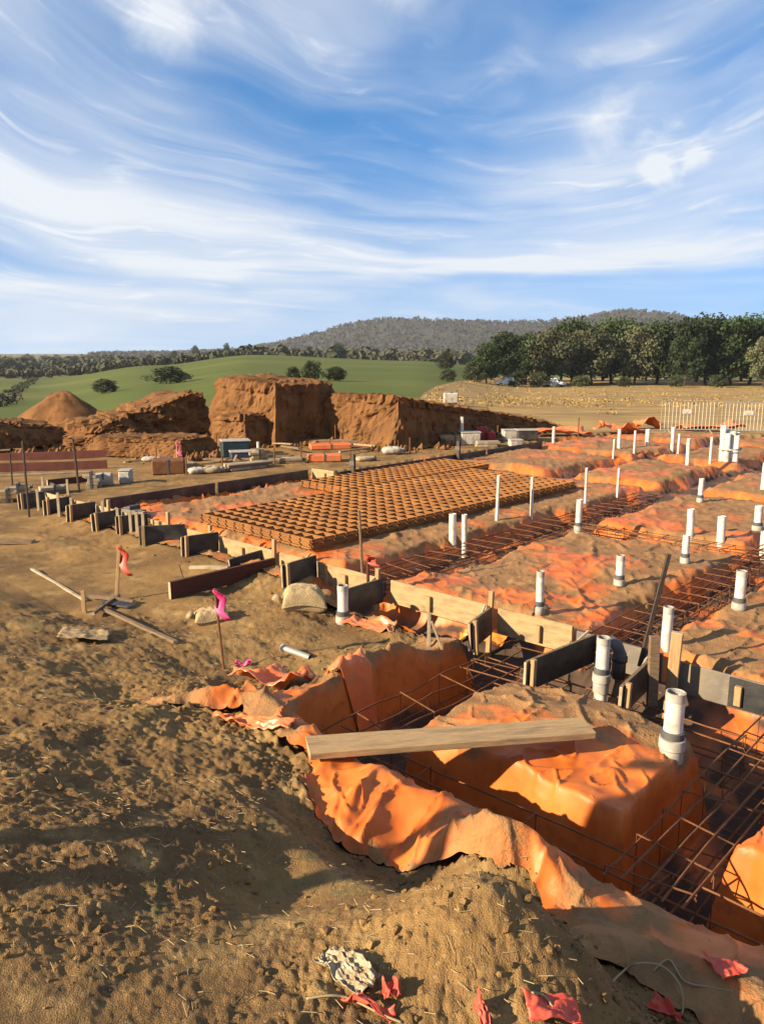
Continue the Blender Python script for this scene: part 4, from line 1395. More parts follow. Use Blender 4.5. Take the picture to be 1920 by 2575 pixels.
for px, yt, yb, lab in [
    (757, 1112, 1163, 'thin upright rod before the tallest heap'),
    (792, 1072, 1110, 'pale thin rod at the foot of the dark heap side'),
    (735, 1068, 1112, 'thin rod left of the pale rod at the dark heap side'),
    (843, 1070, 1116, 'thin rod at the left corner of the second heap'),
    (1000, 1020, 1122, 'tall thin rod at the corner of the second heap'),
    (960, 1060, 1105, 'thin rod in front of the lit face of the second heap'),
    (1047, 1030, 1092, 'pale rod before the dark side of the second heap'),
    (1112, 1072, 1096, 'short pale rod right of the dark heap side'),
    (1223, 1020, 1088, 'tall thin rod near the right end of the dark heap side'),
    (1452, 1052, 1106, 'thin steel rod behind the far row of pipes'),
    (507, 1095, 1130, 'thin leaning rod in the timber clutter'),
    (545, 1095, 1125, 'thin pinkish rod in the dark gap between heaps'),
    (395, 1128, 1176, 'thin rod left of the pink taped stake'), (470, 1150, 1196, 'thin rod right of the pink taped stake'), (560, 1140, 1186, 'thin rod before the dark teal crate'), (690, 1128, 1168, 'thin rod right of the white post'),
    (880, 1126, 1160, 'thin rod right of the red-orange film pack'), (1030, 1100, 1140, 'thin rod right of the big white bag'), (1250, 1070, 1112, 'thin rod right of the red cans')]:
    stake(px, yt, yb, lab, .035, 'cream' if 'pale' in lab else 'rust', group='thin rods in front of the heaps')
stake(447, 1112, 1165, 'pink taped stake in the timber clutter before the heaps', .04, 'timberz', 'pink', .35)
stake(1160, 1050, 1118, 'thick white post right of the dark heap side', .09, 'white')
stake(650, 1112, 1160, 'white post in the timber clutter before the tallest heap', .07, 'white')


for px, yt, yb, lab in [
    (98, 1232, 1285, 'pale upright peg between the two leftmost black braces'), (150, 1240, 1300, 'pale upright peg behind the third black brace from the far left'),
    (182, 1252, 1296, 'short pale peg behind the fourth black brace from the far left'), (262, 1262, 1322, 'pale peg in front of the dark left corner board'),
    (298, 1278, 1326, 'pale peg right of the dark left corner board'), (330, 1284, 1340, 'first of three close pale laths by the long low brace'),
    (346, 1288, 1342, 'second of three close pale laths by the long low brace'), (362, 1292, 1344, 'third of three close pale laths by the long low brace'),
    (110, 1200, 1240, 'pale peg among the cream offcuts at the far left'), (172, 1206, 1246, 'pale peg left of the tall dark picket')]:
    stake(px, yt, yb, lab, .04, 'cream', group='pale pegs along the far end of the form', round_=False)

# ------------------------------------------------------------------ bags, film, scraps
def sandbag(px, py, label, L_, W_, H_, rz, seed, group='filled hessian sandbags'):
    b = hit(px, py)
    o = thing('sandbag', label, 'sandbag', b + Vector((0, W_ * .3, -.01)), (0, 0, rz), group)
    n = 26
    U, W = np.meshgrid(np.linspace(-1, 1, n), np.linspace(-1, 1, n))
    th = np.sqrt(np.clip((1 - U ** 4) * (1 - W ** 4), 0, 1))
    pin = 1 - .10 * (1 - np.abs(U) ** 2) * np.abs(W) ** 3
    X = U * L_ / 2 * (1 - .06 * (1 - W ** 2) * np.abs(U) ** 3); Y = W * W_ / 2 * pin
    wr = .030 * fbm(U * 3.2 + seed, W * 3.2, 3, seed) + .018 * crease(U * 4, W * 3, seed + 5, 4) * (np.abs(U) > .45)
    sl = .22 * H_ * np.sin(U * 2.2 + seed)
    top = np.stack([X, Y, H_ * .30 + th * H_ * .62 + wr * th ** .5 + sl * .4], -1); bot = np.stack([X, Y, H_ * .30 - th * H_ * .36 + sl * .4], -1)
    V = np.concatenate([top.reshape(-1, 3), bot.reshape(-1, 3)]); ii = np.arange(n * n).reshape(n, n)
    Q1 = np.stack([ii[:-1, :-1], ii[:-1, 1:], ii[1:, 1:], ii[1:, :-1]], -1).reshape(-1, 4)
    np_mesh('bag', V, np.concatenate([Q1, Q1[:, ::-1] + n * n]), MAT['hessian'], True, o)
    MB().tube([(x_, -W_ * .5 + .004, H_ * .30 + float(.22 * H_ * math.sin(x_ / L_ * 4.4 + seed)) * .4) for x_ in np.linspace(-L_ * .47, L_ * .47, 9)], .005, 5).build('seam', MAT['string'], o)
    # gathered mouth of the bag
    m = MB(); m.tube([(-L_ * .46, 0, H_ * .40), (-L_ * .54, .01, H_ * .46), (-L_ * .62, .0, H_ * .62)], [.03, .02, .05], 10)
    m.build('tied_neck', MAT['hessian'], o, True)
    m = MB(); m.tube([(-L_ * .52, 0, H_ * .44), (-L_ * .545, .0, H_ * .47)], .028, 10).build('tie', MAT['string'], o)
    return o


sandbag(762, 1540, 'larger hessian sandbag under the black brace', .46, .30, .27, .15, 2)
sandbag(528, 1566, 'smaller pale hessian sandbag behind the pink taped stake', .34, .24, .15, .3, 6)


def rag(name, label, cat, px, py, w, d, rz, amp, mat, seed, lift=.02, res=26, group=None, world_=None, crumple=0.0):
    """crumpled piece of film lying over the ground"""
    b = Vector(world_) if world_ else hit(px, py)
    V = []; F = []
    c, s_ = math.cos(rz), math.sin(rz)
    U, W = np.meshgrid(np.linspace(-.5, .5, res), np.linspace(-.5, .5, res))
    ed = 1 + .25 * fbm(U * 3 + seed, W * 3, 3, seed)
    x = U * w * ed; y = W * d * ed
    X = b.x + x * c - y * s_; Y = b.y + x * s_ + y * c
    Z = hgt(X, Y) + lift + amp * .75 * ridge(U * 1.5 + .5 * fbm(W * 1.5, U * 1.5, 2, seed), W * .7 + U * .8 + seed, 1, seed) + amp * .7 * fbm(U * 2.5 + seed, W * 2.5, 3, seed + 2)
    if crumple: Z = Z + crumple * (crease(U * 5, W * 2.5, seed + 40, 3) + .5 * crease(U * 9, W * 7, seed + 44, 3))
    V = np.stack([X - b.x, Y - b.y, Z - b.z], -1).reshape(-1, 3)
    idx = np.arange(res * res).reshape(res, res)
    Q = np.stack([idx[:-1, :-1], idx[:-1, 1:], idx[1:, 1:], idx[1:, :-1]], -1).reshape(-1, 4)
    o = np_mesh(name, V, Q, MAT[mat], True)
    o.location = b
    o.modifiers.new('thick', 'SOLIDIFY').thickness = .003
    return tag(o, label, cat, group)


rag('orange_film', 'loose orange film flap at the far left end of the near sheet', 'plastic film', 690, 1730, .62, .34, -.3, .13, 'orange', 3)
rag('orange_film', 'crumpled orange film lying on the soil behind the near flap', 'plastic film', 890, 1690, .42, .24, .2, .10, 'orange', 5)
rag('orange_film', 'thin torn strip of orange film at the left tip of the sheet', 'plastic film', 640, 1835, .55, .10, -.35, .05, 'orange', 7)
rag('orange_film', 'bright orange film curled below the clean form boards', 'plastic film', 1215, 1615, .46, .20, -.5, .10, 'brightorange', 9, .05)
rag('orange_film', 'dull red film bunched behind the pipe on the soil', 'plastic film', 930, 1575, .55, .18, -.5, .08, 'orange', 11)
rag('red_tag', 'small square red tag of film on the lip at bottom right', 'plastic film', 1815, 2440, .10, .13, .25, .03, 'redtape', 13, .03)
rag('red_tag', 'red film scrap at the bottom edge right of centre', 'plastic film', 1390, 2566, .17, .07, .2, .03, 'redtape', 15, .03)
rag('red_tag', 'narrow red film scrap at the bottom edge far right', 'plastic film', 1668, 2566, .06, .10, .7, .05, 'redtape', 17, .03)
rag('red_tag', 'long red tape scrap lying below the crushed clear bag', 'plastic film', 925, 2540, .16, .035, -.35, .03, 'redtape', 19, .015)
rag('red_tag', 'small red film scrap right of the crushed clear bag', 'plastic film', 982, 2505, .05, .05, .2, .04, 'redtape', 21, .015)
rag('red_tag', 'upright sliver of red film at the bottom edge', 'plastic film', 1210, 2560, .03, .07, .2, .04, 'redtape', 22, .02)
rag('clear_bag', 'crushed clear plastic bag at the bottom of the picture', 'plastic bag', 870, 2450, .085, .21, .75, .03, 'film_clear', 23, .012, 44, crumple=.014)
rag('pink_tape_scrap', 'scrap of pink tape on the soil right of the pink stake', 'tape', 612, 1676, .14, .05, -.1, .05, 'pink', 25, .02)
rag('ply_scrap', 'pale triangular scrap of plywood on the soil', 'plywood scrap', 212, 1606, .40, .26, .2, .0, 'ply', 27, .05)
for a in [(1620, 1078, 'bright orange heap of folded film at the far edge of the slab', 1.0, .7, .35, 'orange', 31),
          (1560, 1090, 'dull orange film bunched left of the bright far heap', 1.6, .7, .35, 'orange', 33),
          (1400, 1095, 'orange film rolled at the far left of the slab edge', 1.8, .8, .3, 'orange', 35),
          (1780, 1084, 'orange film bunched in front of the far barrier', 2.4, .8, .35, 'orange', 37)]:
    rag('folded_film', a[2], 'plastic film', a[0], a[1], a[3], a[4], .2, a[5], a[6], a[7], .05, 24, 'heaps of folded orange film at the far edge')
# offcut of pipe and cords in the foreground
pp = hit(745, 1655)
o = thing('pipe_offcut', 'short muddy offcut of pale green pipe on the near flap', 'pipe', pp + Vector((0, 0, .05)), (0, R(8), R(-28)))
m = MB(); m.tube([(-.14, 0, 0), (.14, 0, 0)], .028, 12, cap=False); m.tube([(.14, 0, 0), (-.14, 0, 0)], .023, 12, cap=False); m.build('tube', MAT['galv'], o, True)
MB().tube([(-.155, 0, 0), (-.12, 0, 0)], .033, 12).build('socket', MAT['lgrey'], o, True)


def cord(label, pts, r=.004):
    P = [hit(*q) + Vector((0, 0, .012 + (q[2] if len(q) > 2 else 0))) if len(q) == 2 else hit(q[0], q[1]) + Vector((0, 0, q[2])) for q in pts]
    Q = []
    for i in range(len(P) - 1):
        p0 = P[max(i - 1, 0)]; p1 = P[i]; p2 = P[i + 1]; p3 = P[min(i + 2, len(P) - 1)]
        for k in range(5):
            t = k / 5
            Q.append(.5 * ((2 * p1) + (p2 - p0) * t + (2 * p0 - 5 * p1 + 4 * p2 - p3) * t * t + (3 * p1 - p0 - 3 * p2 + p3) * t ** 3))
    Q.append(P[-1])
    b = Q[0].copy()
    o = MB().tube([q - b for q in Q], r, 5).build('straw_cord', MAT['string'], None, True, b)
    tag(o, label, 'cord')


cord('loop of dry cord arching over the soil at the bottom right', [(1480, 2540), (1560, 2475, .05), (1600, 2458, .06), (1660, 2465, .06), (1705, 2500, .04), (1715, 2550), (1690, 2572)])
cord('thin dry cord lying across the lip at the bottom right', [(1640, 2450), (1680, 2425, .02), (1720, 2480, .02), (1790, 2490), (1840, 2500)])
cord('pale thread lying beside the crushed clear bag', [(770, 2520), (830, 2512), (880, 2520), (960, 2560), (1010, 2580)])
cord('pale twig over the red film scrap at the bottom edge', [(1335, 2518, .03), (1365, 2540, .05), (1395, 2572, .04)])

# ------------------------------------------------------------------ clutter before the earth heaps
def junk_box(name, label, cat, px, py, size, mat, rz=0.0, parts=None, group='building materials before the heaps'):
    b = hit(px, py)
    o = thing(name, label, cat, b, (0, 0, rz), group)
    if parts == 'mouth': size = tuple(q * .75 for q in size)
    w, d, h = size
    if parts == 'mouth':
        V = []; F = []
        for j in range(13):
            ph = math.pi * (j / 12 - .5)
            for i in range(20):
                th = 2 * math.pi * i / 20
                e = lambda v, q: math.copysign(abs(v) ** q, v)
                V.append((w / 2 * e(math.cos(th), .6) * e(math.cos(ph), .6), d / 2 * e(math.sin(th), .6) * e(math.cos(ph), .6), h / 2 + h / 2 * e(math.sin(ph), .9) + .05 * h * math.sin(5 * th + px)))
        for j in range(12):
            for i in range(20): F.append((j * 20 + i, j * 20 + (i + 1) % 20, (j + 1) * 20 + (i + 1) % 20, (j + 1) * 20 + i))
        obj_mesh('body', V, F, MAT[mat], o, True)
    elif parts in ('bearers', 'strap') and mat in ('cream', 'ply', 'plydirty'):
        k = max(2, int(d / .1))
        for q in range(k):
            for lv in range(max(1, int(h / .07))):
                dx = random.uniform(-.06, .06)
                MB().box((dx, -d / 2 + d * (q + .5) / k, .035 + lv * .068), (w * random.uniform(.8, 1.05), d / k * .92, .062), Matrix.Rotation(random.uniform(-.05, .05), 3, 'Z'), bev=.005).build('board', MAT[mat if random.random() < .7 else 'oldwood'], o)
    else: MB().box((0, 0, h / 2), size, bev=min(.03, h * .15), jit=.004).build('body', MAT[mat], o)
    if parts == 'lid': MB().box((0, 0, h + .015), (w * 1.04, d * 1.04, .03), bev=.01).build('lid', MAT['lgrey'], o)
    elif parts == 'strap': MB().box((0, 0, h / 2), (.04, d * 1.02, h * 1.02)).build('strap', MAT['grey'], o)
    elif parts == 'handle': MB().tube([(-w * .2, 0, h), (-w * .2, 0, h + .06), (w * .2, 0, h + .06), (w * .2, 0, h)], .018, 6).build('handle', MAT['steel'], o)
    elif parts == 'bearers':
        for q in (-.35, .35): MB().box((w * q, 0, -.04), (.08, d, .09)).build('bearer', MAT['oldwood'], o)
    elif parts == 'mouth': MB().tube([(w * .42, 0, h * .5), (w * .52, 0, h * .5), (w * .62, .02, h * .55)], [.07, .04, .07], 9).build('neck', MAT[mat], o, True)
    return o


for a in [
    ('timber_pack', 'pack of cream timber lying left of the white bags', 'timber', 440, 1178, (.9, .5, .16), 'cream', .5, 'bearers'),
    ('timber_pack', 'rust-brown pack of steel ties before the pink taped stake', 'steel ties', 425, 1190, (.7, .5, .32), 'rust', .2, 'strap'),
    ('bag', 'white bag lying on the soil left of the pink taped stake', 'bag', 378, 1160, (.55, .4, .16), 'whitebag', .1, 'mouth'),
    ('bag', 'cream bag at the right foot of the pink taped stake', 'bag', 495, 1192, (.5, .35, .2), 'whitebag', .4, 'mouth'),
    ('bag', 'white bag beside the cream bag in the timber clutter', 'bag', 535, 1190, (.5, .35, .22), 'cream', .2, 'mouth'),
    ('crate', 'dark teal crate before the dark gap between heaps', 'crate', 592, 1146, (.7, .5, .38), 'teal', .3, 'lid'),
    ('crate', 'low dark crate right of the dark teal crate', 'crate', 615, 1152, (.7, .4, .16), 'blue', .3, 'lid'),
    ('timber_pack', 'white boards stacked beyond the dark left side form', 'timber', 620, 1178, (1.1, .4, .18), 'cream', .7, 'bearers'),
    ('timber_block', 'yellow timber block beside the white post', 'timber', 650, 1165, (.35, .3, .34), 'ply', .4, 'strap'),
    ('timber_pack', 'cream boards before the corner step of the left form', 'timber', 705, 1165, (1.2, .3, .14), 'cream', .2, 'bearers'),
    ('film_roll', 'red-orange pack of film right of the black post', 'film', 815, 1160, (.8, .35, .18), 'orange', .15, 'strap'),
    ('film_roll', 'folded orange pack of film before the second heap', 'film', 830, 1128, (1.1, .5, .14), 'orange', .2, 'strap'),
    ('timber_pack', 'long yellow board pack left of the lit second heap', 'timber', 850, 1118, (1.7, .4, .14), 'ply', -.1, 'bearers'),
    ('timber_pack', 'long yellow board pack at the foot of the lit second heap', 'timber', 990, 1106, (1.7, .4, .12), 'ply', -.05, 'bearers'),
    ('bag', 'big white bag before the lit second heap', 'bag', 985, 1142, (.7, .45, .26), 'whitebag', .1, 'mouth'),
    ('bag', 'cream sack left of the big white bag', 'bag', 915, 1160, (.6, .4, .16), 'cream', .3, 'mouth'),
    ('timber_block', 'yellow block at the left foot of the dark second heap side', 'timber', 1085, 1112, (.28, .3, .4), 'ply', .1, 'strap'),
    ('timber_block', 'yellow ply blocks left of the white post', 'timber', 1140, 1118, (.7, .4, .34), 'ply', .1, 'strap'),
    ('crate', 'white crate right of the thick white post', 'crate', 1180, 1118, (.55, .4, .34), 'whitebag', .1, 'lid'),
    ('fuel_can', 'red fuel can right of the thick white post', 'can', 1208, 1108, (.34, .24, .40), 'redpaint', .1, 'handle'),
    ('fuel_can', 'smaller pinkish red can beside the red fuel can', 'can', 1232, 1110, (.24, .24, .28), 'redpaint', .2, 'handle'),
    ('timber_block', 'cream blocks below the red cans', 'timber', 1222, 1122, (.7, .4, .2), 'cream', .1, 'bearers'),
    ('crate', 'grey-white crate right of the red cans', 'crate', 1280, 1108, (.42, .34, .30), 'whitebag', .1, 'lid'),
    ('crate', 'dark crate at the right end of the clutter', 'crate', 1322, 1106, (.6, .4, .28), 'film', .1, 'lid'),
    ('crate', 'small white box before the dark crate at the right end', 'box', 1295, 1122, (.35, .3, .16), 'whitebag', .1, 'lid'),
    ('drum', 'white pail with lid right of the maroon boards', 'pail', 318, 1215, (.24, .24, .26), 'lgrey', 0, 'lid'),
    ('timber_block', 'cream timber offcuts near the far end of the form', 'timber', 48, 1240, (.5, .3, .2), 'cream', .3, 'strap'),
    ('timber_block', 'yellow block at the far left corner of the form', 'timber', 22, 1262, (.3, .25, .24), 'ply', .3, 'strap'),
    ('timber_block', 'cream offcuts stacked behind the far black braces', 'timber', 135, 1240, (.5, .3, .18), 'cream', .6, 'strap'),
    ('timber_block', 'upright cream pegs bundle behind the far black braces', 'timber', 340, 1312, (.5, .2, .26), 'plydirty', -.6, 'strap'),
    ('timber_block', 'cream block left of the dark left side form', 'timber', 232, 1228, (.22, .2, .34), 'cream', .2, 'strap'),
    ('timber_block', 'white-green block right of the cream block', 'timber', 262, 1222, (.35, .2, .26), 'whitebag', .2, 'strap'),
]:
    junk_box(*a[:3], a[3], a[4], a[5], a[6], a[7], a[8])
# maroon boards on the far left
for k, (y0, y1, x0, x1, lab) in enumerate([(1160, 1150, -40, 275, 'upper of the two long maroon boards on the far left'), (1188, 1178, -40, 270, 'lower of the two long maroon boards on the far left')]):
    lay_board('long_board', lab, 'board', (x0, y0), (x1, y1), .20, .06, 'maroon', 'maroon boards', edge=True)
lay_board('long_board', 'thin pale lath lying below the maroon boards', 'board', (-20, 1200), (235, 1188), .06, .04, 'cream')
lay_board('long_board', 'dark red board on edge left of the left side form', 'board', (120, 1222), (225, 1210), .12, .05, 'redwood', edge=True)
# pallet at the left with boards and tarp
pb = hit(135, 1122)
o = thing('pallet', 'timber pallet at the far left before the dark bank', 'pallet', pb, (0, 0, .15))
for k in range(3): MB().box((-.55 + .55 * k, 0, .10), (.10, .9, .12), bev=.005).build('bearer', MAT['timber'], o)
for k in range(6):
    MB().box((0, -.40 + .16 * k, .172), (1.25, .11, .022), bev=.003).build('slat', MAT['cream'], o)
    if k % 2 == 0: MB().box((0, -.40 + .16 * k, .028), (1.25, .11, .022), bev=.003).build('slat', MAT['cream'], o)
lay_board('long_board', 'long pale board leaning over the pallet at the far left', 'board', tuple(pb + Vector((-.6, -.2, .22))), tuple(pb + Vector((1.0, -.1, .34))), .16, .04, 'cream')
rag('tarp', 'crumpled dark blue tarp beside the pallet', 'tarp', 172, 1116, 1.0, .6, .1, .3, 'blue', 41, .05)

# ------------------------------------------------------------------ barrier, tank, cars
def barrier(px0, px1, dist, label):
    x0 = (px0 - 960) / 2000 * dist; x1 = (px1 - 960) / 2000 * dist
    z = h1((x0 + x1) / 2, dist); w = x1 - x0; h = 1.05
    o = thing('steel_barrier', label, 'barrier', ((x0 + x1) / 2, dist, z), (0, 0, 0), 'pale steel barriers at the paddock edge')
    MB().tube([(-w / 2 + .05, 0, .12), (-w / 2 + .05, 0, h), (w / 2 - .05, 0, h), (w / 2 - .05, 0, .12), (-w / 2 + .05, 0, .12)], .022, 6).build('frame', MAT['galv'], o)
    n = int(w / .125)
    for i in range(1, n): MB().tube([(-w / 2 + .05 + (w - .1) * i / n, 0, .12), (-w / 2 + .05 + (w - .1) * i / n, 0, h)], .013, 4, cap=False).build('bar', MAT['galv'], o)
    for sx in (-1, 1): MB().tube([(sx * (w / 2 - .3), -.3, .0), (sx * (w / 2 - .3), 0, .13), (sx * (w / 2 - .3), .3, .0)], .018, 5).build('foot', MAT['galv'], o)
    MB().box((-.1, -.03, .72), (.3, .01, .14)).build('sign_plate', MAT['white'], o)


barrier(1655, 1803, 26.5, 'pale steel barrier left of its twin at the paddock edge')
barrier(1806, 1960, 26.5, 'pale steel barrier cut by the right edge of the picture')
tz = z_far(np.array([3.82]), np.array([45.]))[0]
o = thing('water_tank', 'white box tank showing above the end of the second heap', 'tank', (3.85, 45, tz))
MB().box((0, 0, .40), (.8, .8, .58), bev=.06).build('tank', MAT['whitebag'], o)
MB().lathe([(.0005, .73), (.12, .73), (.13, .68)], 14).build('cap', MAT['grey'], o)
for k in range(2):
    MB().box((-.3 + .6 * k, 0, .04), (.12, 1.0, .09)).build('bearer', MAT['oldwood'], o)


def car(label, px, dist, rz):
    x = (px - 960) / 2000 * dist; z = float(z_far(np.array([x]), np.array([float(dist)]))[0])
    o = thing('parked_pickup', label, 'pickup', (x, dist, z), (0, 0, rz), 'white pickups parked by the grove')
    side = [(-2.3, .45), (-2.3, .95), (-.55, 1.0), (-.25, 1.65), (.85, 1.7), (1.35, 1.08), (2.2, .95), (2.3, .5)]
    V = []; w = .88
    for sy in (-1, 1):
        for xx, zz in side: V.append((xx, sy * (w - (.12 if zz > 1.2 else 0)), zz))
    n = len(side)
    F = [tuple(range(n - 1, -1, -1)), tuple(range(n, 2 * n))] + [(i, (i + 1) % n, n + (i + 1) % n, n + i) for i in range(n)]
    obj_mesh('body', V, F, MAT['carwhite'], o)
    for sy in (-1, 1):
        obj_mesh('side_window', [(-.38, sy * .845, 1.1), (.95, sy * .85, 1.12), (.72, sy * .79, 1.56), (-.2, sy * .79, 1.54)], [(0, 1, 2, 3)], MAT['glass'], o)
        for wx in (-1.4, 1.45):
            wh = MB().tube([(wx, sy * .70, .34), (wx, sy * .93, .34)], .34, 16).build('wheel', MAT['tyre'], o)
            MB().tube([(wx, sy * .92, .34), (wx, sy * .945, .34)], .19, 12).build('rim', MAT['galv'], wh)
    obj_mesh('windscreen', [(1.32, -.72, 1.14), (1.32, .72, 1.14), (.90, .66, 1.62), (.90, -.66, 1.62)], [(0, 1, 2, 3)], MAT['glass'], o)


car('white pickup parked at the left foot of the grove', 1270, 150, .1)
car('white pickup parked right of the other one under the grove', 1385, 154, -.6)

# dry tussocks on the paddock
rgt = np.random.default_rng(21)
nT = 2600
dT = np.exp(rgt.uniform(math.log(30), math.log(160), nT)); pT = rgt.uniform(1000, 2300, nT)
xT = (pT - 960) / 2000 * dT
okT = (pT > 1050 + 1.2 * (dT - 40)) & (fbm(xT * .07, dT * .05, 3, 8) > -.12) & (dT > 30)
tP = np.stack([xT, dT, z_far(xT, dT)], 1)[okT]
xB = (rgt.uniform(1215, 1440, 10) - 960) / 2000 * 146; dB = rgt.uniform(143, 147.5, 10)
tP = np.concatenate([tP, np.stack([xB, dB, z_far(xB, dB)], 1)])
blob_wood('dry_tussocks', tP, .10, .36, MAT['tuss'], 'dry grass tussocks scattered over the straw-coloured paddock', 22, 14)['category'] = 'grass'

# hedge line on the left of the green field, a farm track fence
blob_wood('fence_row', pts_between([(0, 95), (30, 130), (62, 190), (100, 300)], 200, .25, 2.0, 12), .5, 1.1, MAT['farfol'], 'dark fence row crossing the green field at the far left', 13, 14)

# ------------------------------------------------------------------ clods, straw, weeds
def clods():
    rng = np.random.default_rng(3)
    phi = (1 + 5 ** .5) / 2
    iv = np.array([(-1, phi, 0), (1, phi, 0), (-1, -phi, 0), (1, -phi, 0), (0, -1, phi), (0, 1, phi), (0, -1, -phi), (0, 1, -phi), (phi, 0, -1), (phi, 0, 1), (-phi, 0, -1), (-phi, 0, 1)]) / 1.9
    fi = np.array([(0, 11, 5), (0, 5, 1), (0, 1, 7), (0, 7, 10), (0, 10, 11), (1, 5, 9), (5, 11, 4), (11, 10, 2), (10, 7, 6), (7, 1, 8), (3, 9, 4), (3, 4, 2), (3, 2, 6), (3, 6, 8), (3, 8, 9), (4, 9, 5), (2, 4, 11), (6, 2, 10), (8, 6, 7), (9, 8, 1)])
    n = 110000
    r = rng.uniform(1.25, 11, n) ** 1.0; th = R(1) * rng.uniform(-40, 34, n)
    x = r * np.sin(th); y = r * np.cos(th)
    c = cover(x, y)
    dens = .015 + .8 * np.exp(-((c + .14) / .15) ** 2) + .06 * sst(3.6, 1.6, r) + .22 * sst(.10, .45, fbm(x * 1.1, y * 1.1, 3, 55))
    dens = dens + .35 * bumpg(x, y, .38, 2.42, .6, .5, 1.0, .3)
    dens = dens * np.where(c > .05, .12, 1) * np.clip(1.5 - r / 9, .12, 1)
    keep = rng.uniform(0, 1, n) < dens * .20
    x, y, c = x[keep], y[keep], c[keep]
    n = len(x)
    sz = .003 + .011 * rng.pareto(2.6, n).clip(0, 1.3) * np.where(c > .03, .6, 1)
    z = hgt(x, y) + sz * .25
    Vv = iv[None] * (1 + rng.uniform(-.38, .30, (n, 12, 1))) * sz[:, None, None] * np.stack([rng.uniform(.8, 1.5, n), rng.uniform(.8, 1.3, n), rng.uniform(.55, .95, n)], 1)[:, None, :]
    an = rng.uniform(0, 6.28, n); ca, sa = np.cos(an)[:, None], np.sin(an)[:, None]
    X = Vv[:, :, 0] * ca - Vv[:, :, 1] * sa; Y = Vv[:, :, 0] * sa + Vv[:, :, 1] * ca
    V = np.stack([X + x[:, None], Y + y[:, None], Vv[:, :, 2] + z[:, None]], -1).reshape(-1, 3)
    F = (fi[None] + 12 * np.arange(n)[:, None, None]).reshape(-1, 3)
    tag(np_mesh('soil_clods', V, F, MS, False), 'crumbs and clods of brown clay strewn over the ground', 'soil', None, 'stuff')
    # straw and root litter
    n = 6000
    r = rng.uniform(1.3, 8, n); th = R(1) * rng.uniform(-38, 30, n)
    x = r * np.sin(th); y = r * np.cos(th); c = cover(x, y)
    keep = (rng.uniform(0, 1, n) < np.where(c > .05, .05, .35 + .5 * (fbm(x * 1.2, y * 1.2, 2, 8) > .05)))
    x, y = x[keep], y[keep]; n = len(x)
    z = hgt(x, y) + .006
    an = rng.uniform(0, 6.28, n); ln = rng.uniform(.006, .028, n); w = .0009
    d = np.stack([np.cos(an) * ln, np.sin(an) * ln, rng.uniform(-.2, .5, n) * ln], 1); q = np.stack([-np.sin(an) * w, np.cos(an) * w, 0 * an], 1)
    P = np.stack([x, y, z], 1); up = np.array([0, 0, .0022])
    V = np.stack([P - d - q, P + d - q, P + d + q, P - d + q, P - d + up, P + d + up], 1).reshape(-1, 3)
    f = np.array([(0, 1, 5, 4), (2, 3, 4, 5), (0, 3, 2, 1)])
    F = (f[None] + 6 * np.arange(n)[:, None, None]).reshape(-1, 4)
    tag(np_mesh('straw_litter', V, F, MAT['string'], False), 'fine straw and root litter on the clay', 'straw', None, 'stuff')


clods()


def weeds(px, py, n, label, seed):
    b = hit(px, py); rd = random.Random(seed); m = MB()
    for i in range(n):
        an = rd.uniform(0, 6.28); h = rd.uniform(.025, .07); q = Vector((rd.uniform(-.06, .06), rd.uniform(-.05, .05), 0))
        d = Vector((math.cos(an), math.sin(an), 0)); sd_ = Vector((-d.y, d.x, 0)) * .006
        m.add([q - sd_, q + sd_, q + d * h * .5 + Vector((0, 0, h)) + sd_, q + d * h * 1.1 + Vector((0, 0, h * 1.1)), q + d * h * .5 + Vector((0, 0, h)) - sd_], [(0, 1, 2, 4), (4, 2, 3)])
    tag(m.build('weed_tuft', MAT['grass'], None, False, b), label, 'weed', 'small weeds on the bank')


weeds(705, 1700, 20, 'dark weed beside the pipe offcut', 4)

